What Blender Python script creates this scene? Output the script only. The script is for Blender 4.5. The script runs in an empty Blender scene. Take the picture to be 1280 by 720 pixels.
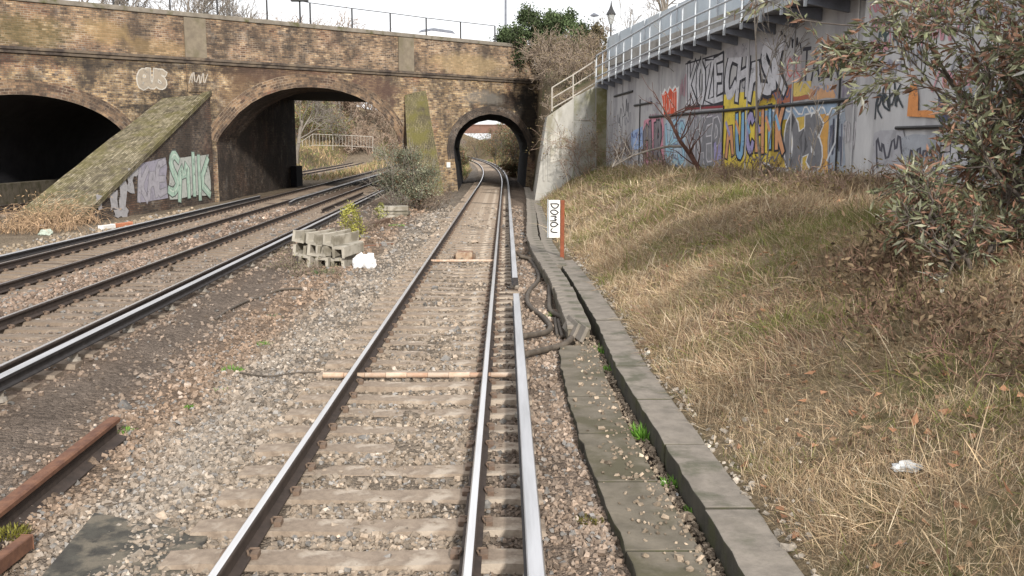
import bpy, bmesh, math, random
import numpy as np
from mathutils import Vector, Matrix, Euler

# ------------------------------------------------------------------ camera, world, sun, exposure
S = bpy.context.scene
COL = S.collection
FPX = 1180.0
CAMZ = 2.51
cam_d = bpy.data.cameras.new("camera")
cam_d.sensor_width = 36.0
cam_d.lens = 36.0 * FPX / 1280.0
cam_d.clip_start = 0.05
cam_d.clip_end = 5000
cam = bpy.data.objects.new("camera", cam_d)
COL.objects.link(cam)
cam.location = (0, 0, CAMZ)
cam.rotation_euler = (math.radians(90 - 8.6), 0, math.radians(-0.39))
S.camera = cam

SUN_AZ = math.radians(15)      # the sun stands behind the camera, this far round to the right
SUN_EL = math.radians(25)
sun_vec = Vector((math.sin(SUN_AZ) * math.cos(SUN_EL), -math.cos(SUN_AZ) * math.cos(SUN_EL), math.sin(SUN_EL)))
W = bpy.data.worlds.new("World")
S.world = W
W.use_nodes = True
wt = W.node_tree
wt.nodes.clear()
w_out = wt.nodes.new('ShaderNodeOutputWorld')
w_bg = wt.nodes.new('ShaderNodeBackground')
w_sky = wt.nodes.new('ShaderNodeTexSky')
w_sky.sky_type = 'NISHITA'
w_sky.sun_disc = False
w_sky.sun_elevation = SUN_EL
w_sky.sun_rotation = math.pi - SUN_AZ
w_sky.air_density = 1.0
w_sky.dust_density = 3.0
w_mix = wt.nodes.new('ShaderNodeMix')
w_mix.data_type = 'RGBA'
w_no = wt.nodes.new('ShaderNodeTexNoise')
w_no.inputs['Scale'].default_value = 2.2
w_no.inputs['Detail'].default_value = 5
w_mr = wt.nodes.new('ShaderNodeMapRange')
w_mr.inputs[1].default_value = 0.3
w_mr.inputs[2].default_value = 0.7
w_mr.inputs[3].default_value = 0.82
w_mr.inputs[4].default_value = 0.98
w_tc = wt.nodes.new('ShaderNodeTexCoord')
wt.links.new(w_tc.outputs['Generated'], w_no.inputs['Vector'])
wt.links.new(w_no.outputs['Fac'], w_mr.inputs[0])
wt.links.new(w_mr.outputs[0], w_mix.inputs['Factor'])
wt.links.new(w_sky.outputs[0], w_mix.inputs[6])
w_mix.inputs[7].default_value = (8.6, 8.6, 8.75, 1)     # thin bright high cloud over the whole sky
wt.links.new(w_mix.outputs[2], w_bg.inputs['Color'])
w_bg.inputs['Strength'].default_value = 0.108
wt.links.new(w_bg.outputs[0], w_out.inputs[0])

sun_d = bpy.data.lights.new("sun", 'SUN')
sun_d.energy = 3.0
sun_d.angle = math.radians(3)
sun_d.color = (1.0, 0.945, 0.87)
sun = bpy.data.objects.new("sun", sun_d)
COL.objects.link(sun)
sun.location = sun_vec * 60
sun.rotation_euler = (-sun_vec).to_track_quat('-Z', 'Y').to_euler()

S.view_settings.view_transform = 'Standard'
S.view_settings.look = 'None'
S.view_settings.exposure = 0.62
S.view_settings.gamma = 1.0
S.view_settings.use_curve_mapping = False
S.render.engine = 'CYCLES'
S.cycles.max_bounces = 6
S.cycles.diffuse_bounces = 3

# ------------------------------------------------------------------ helpers
RC = cam.rotation_euler.to_matrix()
def ray(px, py):
    return RC @ Vector(((px - 640) / FPX, -(py - 360) / FPX, -1.0))
def at_z(px, py, z):
    d = ray(px, py); t = (z - CAMZ) / d.z
    return Vector((d.x * t, d.y * t, z))
def at_y(px, py, Y):
    d = ray(px, py); t = Y / d.y
    return Vector((d.x * t, Y, CAMZ + d.z * t))
def at_line(px, py, a, b):          # on the upright plane X = a + b*Y
    d = ray(px, py); t = a / (d.x - b * d.y)
    return Vector((d.x * t, d.y * t, CAMZ + d.z * t))

WL = {}                              # world position of every parent, so part meshes can be written in world coordinates
def tag(o, label=None, cat=None, group=None, kind=None):
    if label: o['label'] = label
    if cat: o['category'] = cat
    if group: o['group'] = group
    if kind: o['kind'] = kind
    return o
def thing(name, label, cat, loc=(0, 0, 0), group=None):
    o = bpy.data.objects.new(name, None)
    o.empty_display_size = 0.3
    COL.objects.link(o)
    o.location = loc
    WL[o.name] = Vector(loc)
    return tag(o, label, cat, group)
def link(name, me, mats, parent=None, loc=None, rotz=None):
    o = bpy.data.objects.new(name, me)
    COL.objects.link(o)
    if mats is not None:
        if not isinstance(mats, (list, tuple)): mats = [mats]
        if len(me.materials) == 0:
            for m in mats: me.materials.append(m)
    if parent is not None:
        o.parent = parent
        WL[o.name] = WL.get(parent.name, Vector((0, 0, 0)))
    if loc is not None: o.location = loc
    if rotz is not None: o.rotation_euler = (0, 0, rotz)
    return o

class MB:
    def __init__(s): s.v = []; s.f = []; s.m = []; s.uv = []
    def add(s, V, F, mi=0, uv=None):
        n = len(s.v)
        s.v.extend([tuple(p) for p in V])
        for i, f in enumerate(F):
            s.f.append([n + k for k in f])
            s.m.append(mi[i] if isinstance(mi, (list, tuple)) else mi)
            s.uv.append(uv[i] if uv else None)
        return s
    def box(s, c, size, rz=0.0, mi=0, tilt=None):
        x, y, z = [k / 2 for k in size]
        P = [Vector((a * x, b * y, d * z)) for d in (-1, 1) for a, b in ((-1, -1), (1, -1), (1, 1), (-1, 1))]
        Mx = Matrix.Rotation(rz, 3, 'Z')
        if tilt: Mx = Mx @ Euler(tilt).to_matrix()
        P = [Mx @ p + Vector(c) for p in P]
        return s.add(P, [(3, 2, 1, 0), (4, 5, 6, 7), (0, 1, 5, 4), (1, 2, 6, 5), (2, 3, 7, 6), (3, 0, 4, 7)], mi)
    def tube(s, pts, r, k=8, mi=0, cap=True):
        pts = [Vector(p) for p in pts]
        n = len(pts)
        rr = r if isinstance(r, (list, tuple)) else [r] * n
        rings = []
        for i, p in enumerate(pts):
            t = (pts[min(i + 1, n - 1)] - pts[max(i - 1, 0)])
            t = t.normalized() if t.length > 1e-9 else Vector((0, 0, 1))
            a = t.cross(Vector((0, 0, 1)))
            if a.length < 1e-3: a = t.cross(Vector((0, 1, 0)))
            a.normalize(); b = t.cross(a)
            rings.append([p + (a * math.cos(6.28318 * j / k) + b * math.sin(6.28318 * j / k)) * rr[i] for j in range(k)])
        V = [q for R in rings for q in R]
        F = [(i * k + j, i * k + (j + 1) % k, (i + 1) * k + (j + 1) % k, (i + 1) * k + j) for i in range(n - 1) for j in range(k)]
        if cap: F += [tuple(range(k))[::-1], tuple(range((n - 1) * k, n * k))]
        return s.add(V, F, mi)
    def sweep(s, prof, path, mis=0, cap=True, uv=False, closed=True):
        path = [Vector(p) for p in path]
        n = len(path); k = len(prof)
        V = []; L = [0.0]
        for i, p in enumerate(path):
            t = path[min(i + 1, n - 1)] - path[max(i - 1, 0)]
            t.z = 0; t.normalize()
            r = Vector((t.y, -t.x, 0))
            for (a, b) in prof: V.append(p + r * a + Vector((0, 0, b)))
            if i: L.append(L[-1] + (path[i] - path[i - 1]).length)
        pl = [0.0]
        for j in range(k):
            a, b = prof[j], prof[(j + 1) % k]
            pl.append(pl[-1] + math.hypot(a[0] - b[0], a[1] - b[1]))
        F = []; U = []; MI = []
        for i in range(n - 1):
            for j in range(k if closed else k - 1):
                j2 = (j + 1) % k
                F.append((i * k + j, i * k + j2, (i + 1) * k + j2, (i + 1) * k + j))
                U.append([(L[i], pl[j]), (L[i], pl[j + 1]), (L[i + 1], pl[j + 1]), (L[i + 1], pl[j])])
                MI.append(mis[j] if isinstance(mis, (list, tuple)) else mis)
        if cap and closed:
            F += [tuple(range(k)), tuple(range((n - 1) * k, n * k))[::-1]]
            U += [[(q[0], q[1]) for q in prof], [(q[0], q[1]) for q in prof][::-1]]
            MI += [mis[0] if isinstance(mis, (list, tuple)) else mis] * 2
        return s.add(V, F, MI, U)
    def build(s, name, mats, parent=None, smooth=False, bevel=0.0, local=False, loc=None, rotz=None):
        me = bpy.data.meshes.new(name)
        off = Vector((0, 0, 0))
        if parent is not None and not local: off = WL.get(parent.name, off)
        me.from_pydata([(p[0] - off.x, p[1] - off.y, p[2] - off.z) for p in s.v], [], s.f)
        o = link(name, me, mats, parent, loc, rotz)
        me.polygons.foreach_set('material_index', s.m)
        if any(u for u in s.uv):
            lay = me.uv_layers.new(name='UVMap')
            flat = []
            for f, u in zip(s.f, s.uv):
                for q in range(len(f)):
                    flat.extend(u[q] if u else (s.v[f[q]][0], s.v[f[q]][2]))
            lay.data.foreach_set('uv', flat)
        if smooth: me.polygons.foreach_set('use_smooth', [True] * len(me.polygons))
        if bevel:
            bv = o.modifiers.new('bevel', 'BEVEL'); bv.width = bevel; bv.segments = 2; bv.limit_method = 'ANGLE'
        me.update()
        return o

def np_mesh(name, V, F, mats, parent=None, cols=None, smooth=False):
    """bulk mesh: V (n,3), F (m,k) or a list of such arrays, cols (n,3) stored as colour attribute Col"""
    V = np.asarray(V, dtype=np.float32).copy()
    if parent is not None:
        o_ = WL.get(parent.name, Vector((0, 0, 0)))
        V -= np.array(o_, dtype=np.float32)
    FL = F if isinstance(F, list) else [F]
    FL = [np.asarray(f, dtype=np.int32) for f in FL if len(f)]
    me = bpy.data.meshes.new(name)
    me.vertices.add(len(V)); me.vertices.foreach_set('co', V.ravel())
    nl = sum(f.size for f in FL); npoly = sum(len(f) for f in FL)
    me.loops.add(nl); me.polygons.add(npoly)
    me.loops.foreach_set('vertex_index', np.concatenate([f.ravel() for f in FL]))
    tot = np.concatenate([np.full(len(f), f.shape[1], np.int32) for f in FL])
    start = np.concatenate([[0], np.cumsum(tot)[:-1]]).astype(np.int32)
    me.polygons.foreach_set('loop_start', start)
    try: me.polygons.foreach_set('loop_total', tot)
    except Exception: pass
    if smooth: me.polygons.foreach_set('use_smooth', np.ones(npoly, dtype=bool))
    else: me.polygons.foreach_set('use_smooth', np.zeros(npoly, dtype=bool))
    me.update(calc_edges=True)
    if cols is not None:
        at = me.color_attributes.new(name='Col', type='FLOAT_COLOR', domain='POINT')
        c4 = np.ones((len(V), 4), dtype=np.float32); c4[:, :3] = cols
        at.data.foreach_set('color', c4.ravel())
    return link(name, me, mats, parent)

# ------------------------------------------------------------------ materials
def new_mat(name):
    m = bpy.data.materials.new(name); m.use_nodes = True
    nt = m.node_tree
    return m, nt, nt.nodes['Principled BSDF']
def N(nt, t, **kw):
    n = nt.nodes.new(t)
    for k, v in kw.items(): setattr(n, k, v)
    return n
def coord(nt, scale=(1, 1, 1), uv=False, pos=False):
    mp = N(nt, 'ShaderNodeMapping')
    mp.inputs['Scale'].default_value = scale
    if pos:
        g = N(nt, 'ShaderNodeNewGeometry'); nt.links.new(g.outputs['Position'], mp.inputs[0])
    else:
        tc = N(nt, 'ShaderNodeTexCoord')
        nt.links.new(tc.outputs['UV' if uv else 'Object'], mp.inputs[0])
    return mp.outputs[0]
def noise(nt, vec, scale, detail=4, rough=0.55):
    n = N(nt, 'ShaderNodeTexNoise')
    n.inputs['Scale'].default_value = scale; n.inputs['Detail'].default_value = detail; n.inputs['Roughness'].default_value = rough
    nt.links.new(vec, n.inputs['Vector'])
    return n.outputs['Fac']
def ramp(nt, fac, stops, interp='LINEAR'):
    r = N(nt, 'ShaderNodeValToRGB')
    r.color_ramp.interpolation = interp
    el = r.color_ramp.elements
    while len(el) < len(stops): el.new(0.5)
    for e, (p, c) in zip(el, stops):
        e.position = p; e.color = (c[0], c[1], c[2], 1) if isinstance(c, (tuple, list)) else (c, c, c, 1)
    nt.links.new(fac, r.inputs[0])
    return r.outputs[0]
def mixc(nt, fac, a, b, mode='MIX'):
    m = N(nt, 'ShaderNodeMix', data_type='RGBA', blend_type=mode)
    for sock, v in ((m.inputs[0], fac), (m.inputs[6], a), (m.inputs[7], b)):
        if isinstance(v, (int, float)): sock.default_value = v
        elif isinstance(v, (tuple, list)): sock.default_value = (v[0], v[1], v[2], 1)
        else: nt.links.new(v, sock)
    return m.outputs[2]
def math_(nt, op, a, b=None, clamp=False):
    m = N(nt, 'ShaderNodeMath', operation=op); m.use_clamp = clamp
    for i, v in enumerate((a, b)):
        if v is None: continue
        if isinstance(v, (int, float)): m.inputs[i].default_value = v
        else: nt.links.new(v, m.inputs[i])
    return m.outputs[0]
def bump(nt, bs, h, dist=0.02, strength=0.6):
    b = N(nt, 'ShaderNodeBump')
    b.inputs['Strength'].default_value = strength; b.inputs['Distance'].default_value = dist
    nt.links.new(h, b.inputs['Height'])
    nt.links.new(b.outputs[0], bs.inputs['Normal'])
def simple(name, c1, c2=None, scale=6, rough=0.8, metal=0.0, bd=0.004, c3=None, s3=1.2, t3=0.55, stretch=(1, 1, 1), spec=0.3):
    """two tones of noise, a third tone in larger stains, fine bump"""
    m, nt, bs = new_mat(name)
    v = coord(nt, stretch)
    c2 = c2 or tuple(k * 0.75 for k in c1)
    f = noise(nt, v, scale, 6, 0.65)
    c = mixc(nt, ramp(nt, f, [(0.35, 0.0), (0.65, 1.0)]), c1, c2)
    if c3:
        g = noise(nt, v, s3, 5, 0.6)
        c = mixc(nt, ramp(nt, g, [(t3 - 0.06, 0.0), (t3 + 0.06, 1.0)]), c, c3)
    nt.links.new(c, bs.inputs['Base Color'])
    bs.inputs['Roughness'].default_value = rough; bs.inputs['Metallic'].default_value = metal
    bs.inputs['Specular IOR Level'].default_value = spec
    if bd:
        h = noise(nt, v, scale * 6, 5, 0.7)
        bump(nt, bs, h, bd, 0.7)
    return m
def attr_mat(name, rough=0.9, spec=0.15, nscale=0, bd=0.0, trans=0.0):
    m, nt, bs = new_mat(name)
    a = N(nt, 'ShaderNodeAttribute'); a.attribute_name = 'Col'
    c = a.outputs['Color']
    if nscale:
        f = noise(nt, coord(nt), nscale, 4)
        c = mixc(nt, 1.0, c, ramp(nt, f, [(0.3, 0.7), (0.7, 1.25)]), 'MULTIPLY')
    nt.links.new(c, bs.inputs['Base Color'])
    bs.inputs['Roughness'].default_value = rough; bs.inputs['Specular IOR Level'].default_value = spec
    if bd: bump(nt, bs, noise(nt, coord(nt), nscale * 4, 4), bd, 0.7)
    if trans:
        out = nt.nodes['Material Output']
        tr = N(nt, 'ShaderNodeBsdfTranslucent'); nt.links.new(c, tr.inputs[0])
        mx = N(nt, 'ShaderNodeMixShader'); mx.inputs[0].default_value = trans
        nt.links.new(bs.outputs[0], mx.inputs[1]); nt.links.new(tr.outputs[0], mx.inputs[2])
        nt.links.new(mx.outputs[0], out.inputs[0])
    return m

def brick_mat(name, tones, mortar, soot=0.5, red=0.3, bw=0.27, rh=0.095, white=0.0, moss=0.0, stain=None, seed=0.0, bumpd=0.012, sootc=(0.05, 0.042, 0.037), soot_t=0.53):
    """weathered stock brick: per-brick tone, patches of soot, red repair and pale bloom"""
    m, nt, bs = new_mat(name)
    uvv = coord(nt, uv=True)
    br = N(nt, 'ShaderNodeTexBrick')
    br.inputs['Scale'].default_value = 1.0
    br.inputs['Brick Width'].default_value = bw; br.inputs['Row Height'].default_value = rh
    br.inputs['Mortar Size'].default_value = 0.012; br.inputs['Mortar Smooth'].default_value = 0.3
    br.inputs['Color1'].default_value = (0, 0, 0, 1); br.inputs['Color2'].default_value = (1, 1, 1, 1); br.inputs['Mortar'].default_value = (0.5, 0.5, 0.5, 1)
    br.inputs['Bias'].default_value = 0.0
    nt.links.new(uvv, br.inputs['Vector'])
    mp = N(nt, 'ShaderNodeMapping'); mp.inputs['Location'].default_value = (seed, seed * 0.7, 0); nt.links.new(uvv, mp.inputs[0])
    pv = mp.outputs[0]
    grain = noise(nt, pv, 3.2, 6, 0.75)
    k = math_(nt, 'ADD', math_(nt, 'MULTIPLY', br.outputs['Color'], 0.62), math_(nt, 'MULTIPLY', math_(nt, 'SUBTRACT', grain, 0.5), 1.9), )
    k = math_(nt, 'ADD', k, 0.19, True)
    n = len(tones)
    c = ramp(nt, k, [(i / (n - 1), t) for i, t in enumerate(tones)])
    c = mixc(nt, ramp(nt, noise(nt, pv, 6.5, 3, 0.8), [(0.58, 0.0), (0.68, 0.65)]), c, tones[0])
    if red:
        r = ramp(nt, noise(nt, pv, 0.42, 4, 0.6), [(0.54, 0.0), (0.66, red)])
        c = mixc(nt, r, c, mixc(nt, br.outputs['Color'], (0.17, 0.075, 0.048), (0.30, 0.15, 0.095)))
    c = mixc(nt, br.outputs['Fac'], c, mixc(nt, ramp(nt, noise(nt, pv, 0.7, 3), [(0.4, 0.0), (0.6, 1.0)]), mortar, tuple(q * 0.4 for q in mortar)))
    if white:
        r = ramp(nt, noise(nt, pv, 1.1, 6, 0.75), [(0.56, 0.0), (0.66, white)])
        c = mixc(nt, r, c, (0.5, 0.47, 0.42))
    if soot:
        mv = N(nt, 'ShaderNodeMapping'); mv.inputs['Scale'].default_value = (1.0, 0.55, 1); nt.links.new(pv, mv.inputs[0])
        r = ramp(nt, noise(nt, mv.outputs[0], 0.75, 7, 0.7), [(soot_t - 0.06, 0.0), (soot_t + 0.12, soot)])
        c = mixc(nt, r, c, sootc)
    if moss:
        r = ramp(nt, noise(nt, pv, 0.9, 6, 0.7), [(0.47, 0.0), (0.6, moss)])
        c = mixc(nt, r, c, mixc(nt, noise(nt, pv, 14, 3), (0.09, 0.085, 0.03), (0.16, 0.14, 0.055)))
    for (sx, sy, rad, strength, colr) in (stain or []):       # soot or damp stains with a place of their own: u, v, radius
        sp = N(nt, 'ShaderNodeVectorMath', operation='SUBTRACT'); nt.links.new(uvv, sp.inputs[0]); sp.inputs[1].default_value = (sx, sy, 0)
        sc = N(nt, 'ShaderNodeVectorMath', operation='DIVIDE'); nt.links.new(sp.outputs[0], sc.inputs[0]); sc.inputs[1].default_value = (rad[0], rad[1], 1)
        ln = N(nt, 'ShaderNodeVectorMath', operation='LENGTH'); nt.links.new(sc.outputs[0], ln.inputs[0])
        d = math_(nt, 'ADD', ln.outputs['Value'], math_(nt, 'MULTIPLY', math_(nt, 'SUBTRACT', noise(nt, pv, 1.6, 6, 0.75), 0.5), 1.9))
        c = mixc(nt, ramp(nt, d, [(0.55, strength), (1.0, 0.0)]), c, colr)
    nt.links.new(c, bs.inputs['Base Color'])
    bs.inputs['Roughness'].default_value = 0.92; bs.inputs['Specular IOR Level'].default_value = 0.15
    h = math_(nt, 'ADD', math_(nt, 'MULTIPLY', br.outputs['Fac'], -1.0), math_(nt, 'MULTIPLY', noise(nt, pv, 25, 4), 0.8))
    bump(nt, bs, h, bumpd, 0.8)
    return m

YEL = [(0.055, 0.04, 0.034), (0.16, 0.11, 0.07), (0.32, 0.215, 0.12), (0.47, 0.335, 0.185), (0.56, 0.445, 0.29)]
BRN = [(0.045, 0.034, 0.03), (0.115, 0.08, 0.058), (0.235, 0.155, 0.098), (0.36, 0.245, 0.15), (0.47, 0.365, 0.25)]
DRK = [(0.035, 0.03, 0.028), (0.075, 0.058, 0.048), (0.12, 0.088, 0.068), (0.17, 0.125, 0.09), (0.24, 0.18, 0.13)]
MORT = (0.38, 0.32, 0.25)
def U(X): return X * math.sqrt(1 + 0.9 ** 2)      # distance along the bridge face
BLK = (0.03, 0.027, 0.025)
M_face = brick_mat("brick_spandrel", YEL, MORT, soot=0.85, soot_t=0.5, red=0.8, white=0.35, seed=3.1,
                   stain=[(U(-15.8), 3.0, (3.2, 2.8), 0.85, BLK), (U(-0.2), 5.2, (2.8, 0.8), 0.85, BLK), (U(1.4), 4.4, (1.3, 2.6), 0.9, BLK), (U(-11.5), 6.1, (4.5, 0.8), 0.75, (0.09, 0.055, 0.042)),
                          (U(-13.2), 4.6, (1.3, 2.0), 0.7, (0.13, 0.085, 0.055)), (U(-7.5), 5.4, (2.3, 1.3), 0.75, (0.10, 0.062, 0.05)), (U(-1.3), 5.4, (2.0, 0.5), 0.22, (0.52, 0.48, 0.42)),
                          (U(-18), 6.2, (9, 0.35), 0.6, BLK)])
M_parapet = brick_mat("brick_parapet", BRN, MORT, soot=0.8, soot_t=0.5, red=0.4, white=0.25, seed=11.3,
                      stain=[(U(-18.0), 7.6, (1.3, 0.7), 0.4, (0.40, 0.28, 0.13)), (U(-2.2), 7.3, (3.4, 0.8), 0.4, (0.46, 0.34, 0.18)), (U(-20.3), 7.3, (2.0, 0.9), 0.5, (0.15, 0.12, 0.05)), (U(-16.2), 7.0, (2.0, 0.5), 0.3, (0.38, 0.26, 0.12))])
M_pier = brick_mat("brick_pier_dark", DRK, (0.2, 0.18, 0.16), soot=0.7, red=0.5, white=0.25, seed=7.7, soot_t=0.45)
M_lining = brick_mat("brick_lining_sooty", DRK, (0.12, 0.11, 0.10), soot=0.85, red=0.3, white=0.35, seed=17.2, soot_t=0.45)
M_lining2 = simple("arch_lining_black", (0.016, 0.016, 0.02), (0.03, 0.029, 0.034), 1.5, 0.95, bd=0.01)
M_ring = brick_mat("brick_arch_ring", BRN[:-1], (0.34, 0.27, 0.20), soot=0.7, red=0.9, bw=0.30, rh=0.13, white=0.12, seed=5.9)
M_ringd = brick_mat("brick_arch_ring_sooty", DRK, (0.22, 0.2, 0.18), soot=0.8, red=0.2, white=0.4, seed=6.9, soot_t=0.46)
M_mossbrick = brick_mat("brick_mossy_slope", [(0.07, 0.06, 0.04), (0.16, 0.138, 0.09), (0.27, 0.235, 0.16), (0.38, 0.335, 0.24)], (0.16, 0.14, 0.09), soot=0.65, red=0.0, moss=0.6, seed=2.2, bumpd=0.03)
M_render = simple("buff_render", (0.22, 0.185, 0.135), (0.15, 0.125, 0.095), 2.5, 0.95, c3=(0.14, 0.12, 0.08), s3=1.0, t3=0.6, bd=0.008)
M_coping = simple("coping_stone", (0.23, 0.205, 0.17), (0.15, 0.13, 0.105), 2, 0.95, c3=(0.10, 0.095, 0.05), s3=1.5, t3=0.6, bd=0.008)
M_string = simple("string_course", (0.085, 0.07, 0.058), (0.16, 0.125, 0.09), 2.2, 0.95, c3=(0.05, 0.04, 0.035), bd=0.01)
M_conc = simple("concrete_weathered", (0.36, 0.34, 0.31), (0.27, 0.255, 0.23), 3, 0.95, c3=(0.19, 0.18, 0.155), s3=1.4, t3=0.6, bd=0.008)
M_kerbside = simple('kerb_side_shade', (0.075, 0.068, 0.052), (0.045, 0.042, 0.032), 4, 0.97, c3=(0.06, 0.06, 0.03), s3=3, bd=0.01)  # shade in the slot put into the dark colour of the side faces
M_concd = simple("concrete_mossy", (0.19, 0.165, 0.128), (0.12, 0.105, 0.08), 4, 0.97, c3=(0.095, 0.085, 0.055), s3=1.8, t3=0.55, bd=0.01)
M_kerb = simple("concrete_kerb_grey", (0.255, 0.225, 0.19), (0.175, 0.155, 0.13), 6, 0.95, c3=(0.12, 0.115, 0.085), s3=2.2, t3=0.58, bd=0.01)
M_sleeper = simple("sleeper_dusty", (0.325, 0.26, 0.20), (0.21, 0.165, 0.127), 8, 0.95, c3=(0.43, 0.365, 0.295), s3=3.4, t3=0.58, bd=0.012)
M_sleeperd = simple('sleeper_dirty', (0.235, 0.185, 0.14), (0.16, 0.125, 0.096), 6, 0.95, c3=(0.29, 0.24, 0.19), s3=2.6, t3=0.62, bd=0.012)
M_railside = simple("rail_rust", (0.072, 0.054, 0.045), (0.045, 0.035, 0.03), 9, 0.85, 0.0, bd=0.002)
M_railrust = simple("rail_rust_orange", (0.20, 0.10, 0.06), (0.11, 0.055, 0.038), 9, 0.9, 0.0, bd=0.003)
M_railtop = simple("rail_polished", (0.78, 0.77, 0.76), (0.64, 0.63, 0.62), 14, 0.28, 0.9, bd=0.0, stretch=(1, 0.05, 1))
M_condtop = simple("conductor_polished", (0.60, 0.60, 0.61), (0.45, 0.45, 0.455), 10, 0.42, 0.7, bd=0.0, stretch=(1, 0.06, 1))
M_condside = simple("conductor_dark", (0.055, 0.05, 0.05), (0.035, 0.032, 0.032), 8, 0.7, 0.2, bd=0.002)
M_insul = simple("insulator_grey", (0.30, 0.27, 0.23), None, 8, 0.6, bd=0)
M_fix = simple("rail_fixing", (0.12, 0.08, 0.06), (0.20, 0.145, 0.105), 14, 0.8, bd=0.003)
M_black = simple("black_rubber", (0.03, 0.027, 0.025), (0.06, 0.05, 0.043), 9, 0.75, bd=0.002)
M_cable = simple("cable_sheath", (0.075, 0.062, 0.05), (0.12, 0.10, 0.08), 10, 0.8, bd=0.002)
M_wood = simple("old_timber", (0.17, 0.11, 0.075), (0.10, 0.065, 0.045), 5, 0.95, bd=0.006, stretch=(6, 1, 6))
M_white = simple("white_paint", (0.78, 0.78, 0.76), (0.66, 0.65, 0.62), 5, 0.6, bd=0.001)
M_rustpost = simple("rust_red_post", (0.27, 0.085, 0.04), (0.17, 0.055, 0.03), 7, 0.85, bd=0.002)
M_steel = simple("galvanised_pale", (0.50, 0.53, 0.56), (0.40, 0.43, 0.46), 6, 0.55, 0.2, bd=0.001)
M_steeld = simple("steel_grey_blue", (0.21, 0.225, 0.265), (0.15, 0.16, 0.19), 4, 0.7, 0.1, bd=0.002)
M_steelw = simple("steel_white", (0.72, 0.73, 0.74), (0.58, 0.59, 0.61), 6, 0.5, 0.1, bd=0.001)
M_rail_pale = simple("handrail_beige", (0.46, 0.43, 0.38), (0.36, 0.33, 0.29), 6, 0.6, 0.1, bd=0.001)
M_dark = simple("dark_paint", (0.045, 0.045, 0.047), None, 5, 0.6, bd=0)
M_bark = simple("bark_grey_brown", (0.16, 0.135, 0.115), (0.09, 0.075, 0.065), 6, 0.95, bd=0.01, stretch=(3, 3, 0.7))
M_barkpale = simple("bark_pale", (0.30, 0.27, 0.235), (0.20, 0.175, 0.15), 6, 0.95, bd=0.004)
M_barkred = simple("bark_red_brown", (0.16, 0.085, 0.065), (0.09, 0.05, 0.04), 6, 0.95, bd=0.004)
M_leaf = attr_mat("leaf", 0.6, 0.35, trans=0.3)
M_leafm = attr_mat("leaf_matt", 0.85, 0.15, trans=0.2)
M_grass = attr_mat("grass_blade", 0.85, 0.15, trans=0.25)
M_twig = attr_mat("twig", 0.9, 0.1)
M_stone = attr_mat("ballast_stone", 0.92, 0.15, 30, 0.004)

def ballast_mat():
    m, nt, bs = new_mat("ballast_ground")
    a = N(nt, 'ShaderNodeAttribute'); a.attribute_name = 'Col'
    v = coord(nt)
    vo = N(nt, 'ShaderNodeTexVoronoi'); vo.inputs['Scale'].default_value = 22; nt.links.new(v, vo.inputs['Vector'])
    vo2 = N(nt, 'ShaderNodeTexVoronoi'); vo2.inputs['Scale'].default_value = 55; nt.links.new(v, vo2.inputs['Vector'])
    g = N(nt, 'ShaderNodeSeparateColor'); nt.links.new(vo.outputs['Color'], g.inputs[0])
    g2 = N(nt, 'ShaderNodeSeparateColor'); nt.links.new(vo2.outputs['Color'], g2.inputs[0])
    k = math_(nt, 'ADD', math_(nt, 'MULTIPLY', g.outputs[0], 0.6), math_(nt, 'MULTIPLY', g2.outputs[1], 0.4))
    c = mixc(nt, 1.0, a.outputs['Color'], ramp(nt, k, [(0.1, 0.55), (0.5, 0.88), (0.8, 1.12), (0.95, 1.5)]), 'MULTIPLY')
    big = noise(nt, v, 0.8, 6, 0.65)
    c = mixc(nt, 1.0, c, ramp(nt, big, [(0.3, 0.72), (0.7, 1.18)]), 'MULTIPLY')
    nt.links.new(c, bs.inputs['Base Color'])
    bs.inputs['Roughness'].default_value = 0.95; bs.inputs['Specular IOR Level'].default_value = 0.1
    h = math_(nt, 'ADD', math_(nt, 'MULTIPLY', vo.outputs['Distance'], -1.0), math_(nt, 'MULTIPLY', vo2.outputs['Distance'], -0.6))
    bump(nt, bs, h, 0.05, 0.9)
    return m
M_ballast = ballast_mat()
M_bank = simple("bank_dry_turf", (0.31, 0.235, 0.145), (0.13, 0.10, 0.06), 34, 0.97, c3=(0.13, 0.12, 0.05), s3=0.7, t3=0.6, bd=0.05)
M_hill = simple("hill_soil_scrub", (0.17, 0.125, 0.08), (0.10, 0.085, 0.05), 1.5, 0.97, c3=(0.085, 0.09, 0.04), s3=0.25, t3=0.58, bd=0.06)
# ------------------------------------------------------------------ lie of the land
def tc(y):
    y = np.asarray(y, dtype=float)
    q = np.clip(y - 60, 0, 110)
    return -0.98 - q * q / 2500.0 - 0.088 * np.clip(y - 170, 0, None)
def ta(y): return -6.25 - 0.031 * np.asarray(y, dtype=float)
def tb(y): return -9.50 - 0.030 * np.asarray(y, dtype=float)
def tcc(y): return np.interp(y, [0, 30, 41, 60, 88, 130, 190, 260], [-24, -21.5, -20.5, -19.3, -19.0, -21, -26, -33])
def sstep(a, b, x):
    t = np.clip((x - a) / (b - a), 0, 1); return t * t * (3 - 2 * t)
_r = np.random.RandomState(5)
_w = [(_r.uniform(-1, 1), _r.uniform(-1, 1), _r.uniform(0, 6.28)) for _ in range(24)]
def nz(x, y, s):
    """cheap smooth noise, about -1..1"""
    o = 0
    for i, (a, b, p) in enumerate(_w[:12]):
        o = o + np.sin((a * x + b * y) * s * (1 + 0.35 * (i % 4)) * 2.2 + p)
    return o / 4.0
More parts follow.
